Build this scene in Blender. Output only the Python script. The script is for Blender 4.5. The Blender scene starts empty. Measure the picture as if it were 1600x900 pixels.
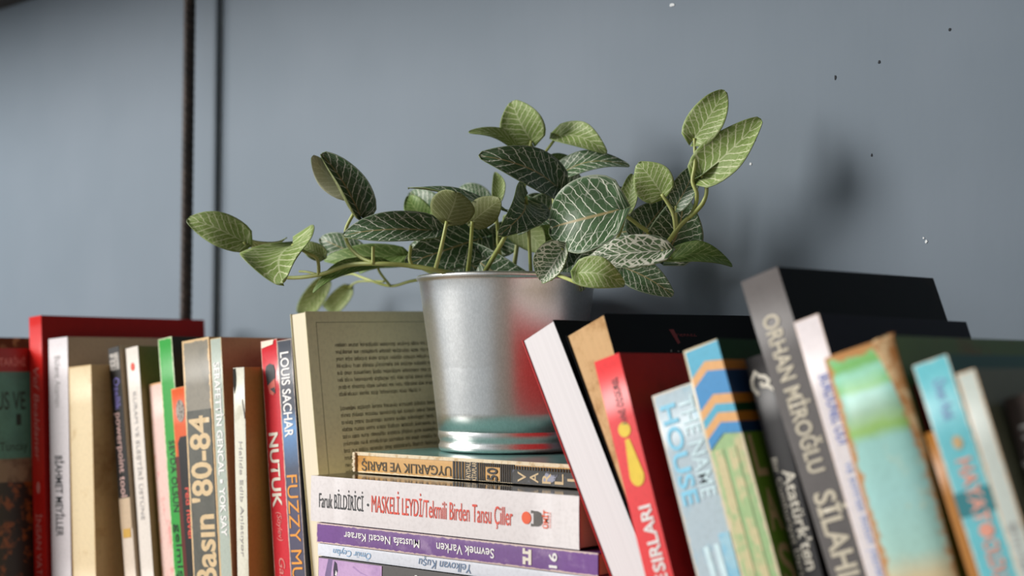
import bpy, bmesh, math, random
from mathutils import Vector, Matrix, noise

SC = bpy.context.scene
COL = SC.collection
R = math.radians

def lin(c):
    return c / 12.92 if c <= .04045 else ((c + .055) / 1.055) ** 2.4
def rgb(h, a=1):
    """hex sRGB -> linear"""
    return tuple(lin(int(h[i:i + 2], 16) / 255) for i in (0, 2, 4)) + (a,)

# ------------------------------------------------------------------ camera
cam = bpy.data.cameras.new('camera')
cam.sensor_width = 36
cam.lens = 50
cam.clip_start = .01
cam.dof.use_dof = True
cam.dof.focus_distance = .835
cam.dof.aperture_fstop = 5.6
cam_o = bpy.data.objects.new('camera', cam)
COL.objects.link(cam_o)
CAM = Vector((.46, -.76, .175))
cam_o.location = CAM
cam_o.rotation_euler = (R(90 + 3.09), 0, R(90 - 48.87))
SC.camera = cam_o

# ------------------------------------------------------------------ world, light, exposure
w = bpy.data.worlds.new('room_light')
SC.world = w
w.use_nodes = True
bg = w.node_tree.nodes['Background']
bg.inputs[0].default_value = (.85, .93, 1.0, 1)
bg.inputs[1].default_value = .46

def area(name, loc, aim, sx, sy, power, col):
    l = bpy.data.lights.new(name, 'AREA')
    l.shape = 'RECTANGLE'; l.size = sx; l.size_y = sy
    l.energy = power; l.color = col
    o = bpy.data.objects.new(name, l)
    COL.objects.link(o)
    o.location = loc
    o.rotation_euler = (Vector(aim) - Vector(loc)).to_track_quat('-Z', 'Y').to_euler()
    return o
# daylight window to the left, in front of the shelf
area('window_daylight', (-1.68, -1.78, 1.04), (-.1, -.1, .2), .98, 1.25, 80, (1.0, .97, .93))

vs = SC.view_settings
SC.display_settings.display_device = 'sRGB'
vs.view_transform = 'Standard'
vs.look = 'None'
vs.exposure = 0.05
vs.gamma = 1
vs.use_curve_mapping = False

# ------------------------------------------------------------------ node helpers
MATS = {}
class NT:
    def __init__(s, name):
        s.m = bpy.data.materials.new(name); s.m.use_nodes = True
        s.t = s.m.node_tree; s.b = s.t.nodes['Principled BSDF']
    def n(s, typ, **kw):
        nd = s.t.nodes.new(typ)
        for k, v in kw.items(): setattr(nd, k, v)
        return nd
    def put(s, sock, v):
        if isinstance(v, bpy.types.NodeSocket): s.t.links.new(v, sock)
        else: sock.default_value = v
    def math(s, op, a, b=0., c=0., clamp=False):
        nd = s.n('ShaderNodeMath', operation=op, use_clamp=clamp)
        s.put(nd.inputs[0], a); s.put(nd.inputs[1], b)
        if op in ('MULTIPLY_ADD', 'PINGPONG', 'SMOOTH_MIN', 'COMPARE'): s.put(nd.inputs[2], c)
        return nd.outputs[0]
    def mix(s, fac, a, b, blend='MIX'):
        nd = s.n('ShaderNodeMix', data_type='RGBA', blend_type=blend)
        s.put(nd.inputs[0], fac); s.put(nd.inputs[6], a); s.put(nd.inputs[7], b)
        return nd.outputs[2]
    def ramp(s, fac, stops, interp='LINEAR'):
        nd = s.n('ShaderNodeValToRGB'); s.put(nd.inputs[0], fac)
        cr = nd.color_ramp; cr.interpolation = interp
        while len(cr.elements) < len(stops): cr.elements.new(.5)
        for e, (p, c) in zip(cr.elements, stops): e.position = p; e.color = c
        return nd.outputs[0]
    def smooth(s, v, lo, hi, a=0., b=1.):
        nd = s.n('ShaderNodeMapRange', interpolation_type='SMOOTHSTEP')
        for i, q in enumerate((v, lo, hi, a, b)): s.put(nd.inputs[i], q)
        return nd.outputs[0]
    def coords(s, which='Object', scale=None):
        o = s.n('ShaderNodeTexCoord').outputs[which]
        if scale:
            mp = s.n('ShaderNodeMapping'); s.put(mp.inputs[0], o); mp.inputs[3].default_value = scale
            o = mp.outputs[0]
        return o
    def noise(s, vec, scale, detail=3, rough=.55):
        nd = s.n('ShaderNodeTexNoise'); s.put(nd.inputs['Vector'], vec)
        nd.inputs['Scale'].default_value = scale; nd.inputs['Detail'].default_value = detail
        nd.inputs['Roughness'].default_value = rough
        return nd.outputs[0]
    def bump(s, h, strength, dist=.001):
        nd = s.n('ShaderNodeBump'); s.put(nd.inputs['Height'], h)
        nd.inputs['Strength'].default_value = strength; nd.inputs['Distance'].default_value = dist
        s.t.links.new(nd.outputs[0], s.b.inputs['Normal'])
    def set(s, **kw):
        for k, v in kw.items(): s.put(s.b.inputs[k], v)
        return s.m

def flat(name, h, rough=.5, metal=0., spec=.5):
    if name in MATS: return MATS[name]
    t = NT(name)
    nz = t.noise(t.coords('Object'), 160, 3)
    c = t.mix(t.smooth(nz, .3, .75), rgb(h), tuple(x * .88 for x in rgb(h)[:3]) + (1,))
    t.set(**{'Base Color': c, 'Roughness': rough, 'Metallic': metal, 'Specular IOR Level': spec})
    MATS[name] = t.m
    return t.m

def print_mat(name, h, rough=.42, edge=None, wear=.0008, dims=None, mottle=None, ramp=None, spec=.5, coat=0.):
    """printed card: base colour, optional blotches (hex, scale, lo, hi), colour bands down the spine
    (ramp of metres-from-top -> hex), and rubbed edges on a cover of size dims=(t, h)."""
    if name in MATS: return MATS[name]
    t = NT(name)
    co = t.coords('Object')
    sp = t.n('ShaderNodeSeparateXYZ'); t.put(sp.inputs[0], co)
    fine = t.noise(co, 420, 3)
    base = rgb(h)
    if ramp:
        d = t.math('SUBTRACT', dims[1], sp.outputs[2])
        wob = t.math('MULTIPLY_ADD', t.math('SUBTRACT', t.noise(co, 120, 2), .5), .004, d)
        fac = t.math('DIVIDE', wob, dims[1])
        base = t.ramp(fac, [(min(1, p / dims[1]), rgb(q)) for p, q in ramp])
    if mottle:
        hx, scl, lo, hi = mottle
        base = t.mix(t.smooth(t.noise(co, scl, 5, .65), lo, hi), base, rgb(hx))
    base = t.mix(t.smooth(fine, .4, .75), base, t.mix(.22, base, (.55, .54, .52, 1), 'MULTIPLY'))
    if edge:
        tt, hh = dims
        d = t.math('MINIMUM', sp.outputs[0], t.math('SUBTRACT', tt, sp.outputs[0]))
        d = t.math('MINIMUM', d, t.math('SUBTRACT', hh, sp.outputs[2]))
        d = t.math('ADD', d, t.math('MULTIPLY', t.math('SUBTRACT', t.noise(co, 260, 4), .5), wear * 2.2))
        base = t.mix(t.smooth(d, wear * .45, wear, 1, 0), base, rgb(edge))
    t.set(**{'Base Color': base, 'Roughness': rough, 'Specular IOR Level': spec, 'Coat Weight': coat, 'Coat Roughness': .12})
    t.bump(t.noise(co, 300, 3), .05, .0004)
    MATS[name] = t.m
    return t.m

def page_mat(name, h, stain=None, axis=(2600, 6, 3)):
    if name in MATS: return MATS[name]
    t = NT(name)
    co = t.coords('Object')
    ln = t.noise(t.coords('Object', axis), 1.0, 2)
    c = t.mix(t.smooth(ln, .35, .7), rgb(h), tuple(x * .93 for x in rgb(h)[:3]) + (1,))
    if stain:
        c = t.mix(t.smooth(t.noise(co, 60, 5, .7), .47, .72, 0, .65), c, rgb(stain))
    t.set(**{'Base Color': c, 'Roughness': .85, 'Specular IOR Level': .2})
    t.bump(ln, .12, .0003)
    MATS[name] = t.m
    return t.m

# ------------------------------------------------------------------ mesh helpers
def link(name, me, mat=None, parent=None, smooth=False):
    o = bpy.data.objects.new(name, me)
    COL.objects.link(o)
    for m in (mat if isinstance(mat, (list, tuple)) else [mat] if mat else []): me.materials.append(m)
    if parent: o.parent = parent
    if smooth:
        for p in me.polygons: p.use_smooth = True
    return o
def raw(name, verts, faces, mat=None, parent=None, smooth=False):
    me = bpy.data.meshes.new(name)
    me.from_pydata([tuple(v) for v in verts], [], faces)
    me.update()
    return link(name, me, mat, parent, smooth)
def from_bm(name, bm, mat, parent=None, smooth=False):
    me = bpy.data.meshes.new(name)
    bmesh.ops.recalc_face_normals(bm, faces=bm.faces[:])
    bm.to_mesh(me); bm.free()
    return link(name, me, mat, parent, smooth)
def box_bm(bm, lo, hi, bev=0., seg=1):
    lo, hi = Vector(lo), Vector(hi)
    r = bmesh.ops.create_cube(bm, size=1)
    for v in r['verts']:
        v.co = Vector((lo[i] + (v.co[i] + .5) * (hi[i] - lo[i]) for i in range(3)))
    if bev:
        es = list({e for v in r['verts'] for e in v.link_edges})
        bmesh.ops.bevel(bm, geom=es, offset=bev, segments=seg, affect='EDGES', profile=.5)
def box(name, lo, hi, mat, parent=None, bev=0., seg=1):
    bm = bmesh.new(); box_bm(bm, lo, hi, bev, seg)
    return from_bm(name, bm, mat, parent)
def empty(name, loc, label, cat, group=None):
    o = bpy.data.objects.new(name, None); COL.objects.link(o)
    o.location = loc; o['label'] = label; o['category'] = cat
    o.empty_display_size = .02
    if group: o['group'] = group
    return o
def struct(o):
    o['kind'] = 'structure'; return o
def tube(name, pts, r0, r1, mat, parent=None, seg=8, sub=5):
    P = [Vector(p) for p in pts]
    Q = []
    for i in range(len(P) - 1):                      # Catmull-Rom
        a = P[max(i - 1, 0)]; b = P[i]; c = P[i + 1]; d = P[min(i + 2, len(P) - 1)]
        for k in range(sub):
            t = k / sub
            Q.append(.5 * ((2 * b) + (c - a) * t + (2 * a - 5 * b + 4 * c - d) * t * t + (3 * b - a - 3 * c + d) * t ** 3))
    Q.append(P[-1])
    vs_, fs = [], []
    up = Vector((.3, -.8, .5)).normalized()
    for i, q in enumerate(Q):
        tan = (Q[min(i + 1, len(Q) - 1)] - Q[max(i - 1, 0)]).normalized()
        x = tan.cross(up)
        if x.length < 1e-3: x = tan.orthogonal()
        x.normalize(); y = tan.cross(x)
        r = r0 + (r1 - r0) * i / (len(Q) - 1)
        for k in range(seg):
            a = 2 * math.pi * k / seg
            vs_.append(q + x * math.cos(a) * r + y * math.sin(a) * r)
    for i in range(len(Q) - 1):
        for k in range(seg):
            k2 = (k + 1) % seg
            fs.append((i * seg + k, i * seg + k2, (i + 1) * seg + k2, (i + 1) * seg + k))
    fs.append(tuple(range(seg - 1, -1, -1))); fs.append(tuple((len(Q) - 1) * seg + k for k in range(seg)))
    return raw(name, vs_, fs, mat, parent, True)

def text_mesh(s, weight=0, shear=0., space=1.):
    c = bpy.data.curves.new('lettering', 'FONT')
    c.body = s; c.size = 1; c.resolution_u = 3; c.offset = (0, .009, .022)[weight]
    c.shear = shear; c.space_character = space
    o = bpy.data.objects.new('lettering', c); COL.objects.link(o)
    dg = bpy.context.evaluated_depsgraph_get(); dg.update()
    me = bpy.data.meshes.new_from_object(o.evaluated_get(dg))
    bpy.data.objects.remove(o); bpy.data.curves.remove(c)
    return me
def lettering(parent, s, origin, gx, gy, length, height, mat, weight=0, shear=0., name='lettering', both=None):
    """flat print: the line of text starts at origin, runs along gx, its ink fits length x height exactly
    (height is that of the capitals and tall letters)."""
    me = text_mesh(s, weight, shear)
    xs = [v.co.x for v in me.vertices]; ys = [v.co.y for v in me.vertices]
    x0, x1, y0, y1 = min(xs), max(xs), min(ys), max(ys)
    if both is None: y0, y1 = 0., max(.70, y1 if not any(ch in s for ch in 'İĞÖÜ') else .73)
    o, gx, gy = Vector(origin), Vector(gx), Vector(gy)
    for v in me.vertices:
        a = (v.co.x - x0) / (x1 - x0) * length
        b = (v.co.y - y0) / (y1 - y0) * height
        v.co = o + gx * a + gy * b
    me.materials.clear()
    return link(name, me, mat, parent)

# ------------------------------------------------------------------ measured data (metres)
CHIPS_DARK = [(0.0524, 0.3462, 0.0006, 0.0016), (0.081, 0.3514, 0.0008, 0.001), (0.1242, 0.3639, 0.0008, 0.0011), (0.0753, 0.2971, 0.0005, 0.001)]
CHIPS_PALE = [(-0.0065, 0.2998, 0.0008, 0.0008), (0.1081, 0.2446, 0.0009, 0.0011), (0.1066, 0.2469, 0.0006, 0.0006), (-0.0649, 0.4096, 0.0022, 0.0012)]
ROD = (-0.5577, -.022)
UPPER_Z = .548
POT = (-.1430, -.0745, .1209)
BOOK_FIT = {'ataturk': {'base': [0.1663, -0.2079, 0.0], 'd': 0.13, 'h': 0.1841, 'lean': 0.2718, 't': 0.0116, 'taper': 1},
 'basin': {'base': [-0.3423, -0.1672, 0.0], 'd': 0.13, 'h': 0.192, 'lean': 0.1023, 't': 0.0304, 'taper': 1},
 'brown_thin': {'base': [0.262, -0.2353, 0.0], 'd': 0.11, 'h': 0.1554, 'lean': 0.3074, 't': 0.005, 'taper': 1},
 'chevron': {'base': [0.1448, -0.217, 0.0], 'd': 0.125, 'h': 0.1893, 'lean': 0.2946, 't': 0.0193, 'taper': 1},
 'cream': {'base': [-0.4767, -0.1769, 0.0], 'd': 0.115, 'h': 0.1735, 'lean': 0.0698, 't': 0.0299, 'taper': 1},
 'cream_back': {'base': [-0.2398, -0.1544, 0.0], 'd': 0.125, 'h': 0.2092, 'lean': 0.1062, 't': 0.0153, 'taper': 1},
 'dark_brown': {'base': [0.296, -0.2382, 0.0], 'd': 0.125, 'h': 0.1691, 'lean': 0.2893, 't': 0.0149, 'taper': 1},
 'fuzzy': {'base': [-0.2558, -0.1535, 0.0], 'd': 0.125, 'h': 0.1917, 'lean': 0.1064, 't': 0.0146, 'taper': 1},
 'green': {'base': [-0.3804, -0.1551, 0.0], 'd': 0.135, 'h': 0.1949, 'lean': 0.139, 't': 0.0165, 'taper': 1},
 'greygreen': {'base': [-0.3103, -0.1685, 0.0], 'd': 0.135, 'h': 0.1932, 'lean': 0.0932, 't': 0.0119, 'taper': 1},
 'house': {'base': [0.1181, -0.214, 0.0], 'd': 0.11, 'h': 0.1674, 'lean': 0.2918, 't': 0.0238, 'taper': 1},
 'nutuk': {'base': [-0.2738, -0.1523, 0.0], 'd': 0.135, 'h': 0.1916, 'lean': 0.1088, 't': 0.0167, 'taper': 1},
 'orange': {'base': [-0.3618, -0.1597, 0.0], 'd': 0.12, 'h': 0.1594, 'lean': 0.142, 't': 0.018, 'taper': 1},
 'orhan': {'base': [0.1887, -0.2136, 0.0], 'd': 0.158, 'h': 0.2232, 'lean': 0.3188, 't': 0.0198, 'taper': 1},
 'pink': {'base': [-0.3985, -0.1529, 0.0], 'd': 0.115, 'h': 0.1622, 'lean': 0.1407, 't': 0.0165, 'taper': 1},
 'powerpoint': {'base': [-0.4307, -0.162, 0.0], 'd': 0.13, 'h': 0.189, 'lean': 0.1525, 't': 0.0136, 'taper': 1},
 'red_tall': {'base': [-0.525, -0.18, 0.0], 'd': 0.152, 'h': 0.212, 'lean': 0.0741, 't': 0.0174, 'taper': 1},
 'sirlari': {'base': [0.0905, -0.2164, 0.0], 'd': 0.13, 'h': 0.184, 'lean': 0.2907, 't': 0.0155, 'taper': 1},
 'tan_pages': {'base': [0.082, -0.1891, 0.0], 'd': 0.14, 'h': 0.2076, 'lean': 0.4164, 't': 0.0275, 'taper': 0.25},
 'teal': {'base': [0.2699, -0.2408, 0.0], 'd': 0.135, 'h': 0.1835, 'lean': 0.3149, 't': 0.0147, 'taper': 1},
 'torn': {'base': [-0.2969, -0.1663, 0.0], 'd': 0.12, 'h': 0.1731, 'lean': 0.0515, 't': 0.0116, 'taper': 1},
 'white_blue': {'base': [0.2109, -0.2227, 0.0], 'd': 0.15, 'h': 0.2021, 'lean': 0.3026, 't': 0.0123, 'taper': 1},
 'white_dot': {'base': [-0.4155, -0.1588, 0.0], 'd': 0.13, 'h': 0.1886, 'lean': 0.1422, 't': 0.0154, 'taper': 1},
 'white_grey': {'base': [0.2867, -0.2495, 0.0], 'd': 0.125, 'h': 0.1792, 'lean': 0.2959, 't': 0.0076, 'taper': 1},
 'white_pages': {'base': [0.0529, -0.18, 0.0], 'd': 0.135, 'h': 0.2095, 'lean': 0.4578, 't': 0.0248, 'taper': 1},
 'white_thin': {'base': [-0.506, -0.1767, 0.0], 'd': 0.145, 'h': 0.1948, 'lean': 0.0601, 't': 0.0262, 'taper': 1},
 'worn_green': {'base': [0.2252, -0.2363, 0.0], 'd': 0.135, 'h': 0.185, 'lean': 0.2893, 't': 0.0322, 'taper': 0.85}}
SPINE_TEXT = [('red_tall', 'Vef Bealdaner', 'down', 0.0396, 0.1101, 0.0052, 0.0126, 'pink_ink', 0), ('red_tall', 'İNSAN VATAN', 'down', 0.15, 0.2081, 0.0044, 0.0122, 'pink_ink', 0),
 ('white_thin', 'Bülent Ataman', 'down', 0.0135, 0.052, 0.0084, 0.0162, 'pale_grey_ink', 0),
 ('white_thin', 'BİAHMET MEYİLLER', 'down', 0.0884, 0.1481, 0.0073, 0.0173, 'dark_ink', 1),
 ('powerpoint', 'Özellik', 'down', 0.0226, 0.0463, 0.0041, 0.0109, 'violet_ink', 0),
 ('powerpoint', 'powerpoint tool', 'down', 0.0486, 0.1098, 0.0034, 0.0109, 'rose_ink', 0),
 ('white_dot', 'KURAM VE ELEŞTİRİ ÜSTÜNE', 'down', 0.0327, 0.1253, 0.0054, 0.01, 'pale_grey_ink', 0),
 ('green', 'SEVDA OLSUN', 'down', 0.0734, 0.1239, 0.005, 0.0116, 'black_ink', 0), ('green', 'gelmiş', 'down', 0.132, 0.1707, 0.005, 0.0116, 'black_ink', 0),
 ('basin', "Basın '80-84", 'up', 0.0526, 0.1667, 0.003, 0.0261, 'buff_ink', 2),
 ('greygreen', 'SERAFETTİN GENCAL ▪ YOK SAY', 'down', 0.0163, 0.1322, 0.0032, 0.0095, 'white_ink', 2),
 ('torn', 'Halide Edib Anlatıyor', 'down', 0.049, 0.1243, 0.0046, 0.0081, 'pale_grey_ink', 0), ('nutuk', 'NUTUK', 'down', 0.0615, 0.1106, 0.0033, 0.0123, 'cream_ink', 2),
 ('nutuk', '(Söylev)', 'down', 0.1136, 0.1323, 0.0067, 0.0113, 'pink_ink', 0), ('nutuk', 'Gazi', 'down', 0.1434, 0.1612, 0.0058, 0.0117, 'pink_ink', 0),
 ('fuzzy', 'LOUIS SACHAR', 'down', 0.008, 0.0639, 0.0029, 0.0114, 'white_ink', 2), ('fuzzy', 'FUZZY MUD', 'down', 0.0884, 0.1671, 0.002, 0.0125, 'orange_ink', 0),
 ('sirlari', 'AVNİ ÖZGÜREL', 'up', 0.0104, 0.034, 0.0074, 0.0112, 'dark_ink', 0), ('sirlari', 'SIRLARI', 'up', 0.0724, 0.1034, 0.0056, 0.0124, 'white_ink', 2),
 ('sirlari', 'YE', 'up', 0.1045, 0.1128, 0.0056, 0.0124, 'white_ink', 2), ('house', 'HOUSE', 'down', 0.0062, 0.0533, 0.0033, 0.0119, 'sky_ink', 2),
 ('house', 'THE NAME', 'down', 0.0054, 0.0519, 0.0138, 0.0219, 'cyan_ink', 1), ('orhan', 'ORHAN MİROĞLU', 'down', 0.0188, 0.0903, 0.0052, 0.0135, 'stone_ink', 2),
 ('orhan', 'SİLAHLAR', 'down', 0.0987, 0.1553, 0.004, 0.0147, 'stone_ink', 2), ('ataturk', "Atatürk'ten", 'down', 0.0521, 0.0962, 0.0049, 0.0111, 'cream_ink', 1),
 ('ataturk', 'Bir Cumhuriyet Dersi', 'down', 0.0459, 0.0994, 0.0012, 0.0039, 'cream_ink', 0),
 ('white_blue', 'BURDUNEL ODI', 'down', 0.0252, 0.0549, 0.0044, 0.0099, 'blue_ink', 0),
 ('white_blue', 've sonrası bütün yazılar', 'down', 0.063, 0.1118, 0.0047, 0.0089, 'pale_blue_ink', 0),
 ('teal', 'Ömer Azak', 'down', 0.0079, 0.024, 0.0059, 0.0111, 'pale_blue_ink', 0), ('teal', 'HAYAT', 'down', 0.0393, 0.064, 0.0053, 0.0115, 'salmon_ink', 2),
 ('teal', 'OLDU', 'down', 0.0703, 0.0855, 0.0053, 0.0115, 'salmon_ink', 2), ('white_grey', 'Şiirler', 'down', 0.0568, 0.0778, 0.0023, 0.0053, 'pale_grey_ink', 0),
 ('dark_brown', 'YAŞAMAK', 'down', 0.0085, 0.0562, 0.003, 0.0127, 'white_ink', 1)]
MARK = {'ball': 0.0358,
 'cb0': 0.006,
 'ch1': 0.0078,
 'ch2': 0.0178,
 'ch3': 0.0256,
 'ch_g': 0.0369,
 'dot': 0.0144,
 'drop0': 0.0405,
 'drop1': 0.063,
 'face1': 0.0356,
 'fz0': 0.0522,
 'fz1': 0.0668,
 'golddot': 0.1303,
 'hII': 0.0731,
 'hat0': 0.0156,
 'hat1': 0.0258,
 'orange_end': 0.0479,
 'orange_logo': 0.0165,
 'orange_p0': 0.0345,
 'orange_t0': 0.0702,
 'pp_emb0': 0.0044,
 'pp_emb1': 0.0168,
 'pp_end': 0.1107,
 'pp_gold0': 0.1329,
 'pp_gold1': 0.1393,
 'swirl': 0.012,
 'tb0': 0.0512,
 'tb1': 0.0603,
 'td': 0.033,
 'td2': 0.0669,
 'wg1': 0.0086,
 'wg2': 0.0153,
 'wg3': 0.0285,
 'wg4': 0.0332,
 'wg5': 0.0749}
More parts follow.
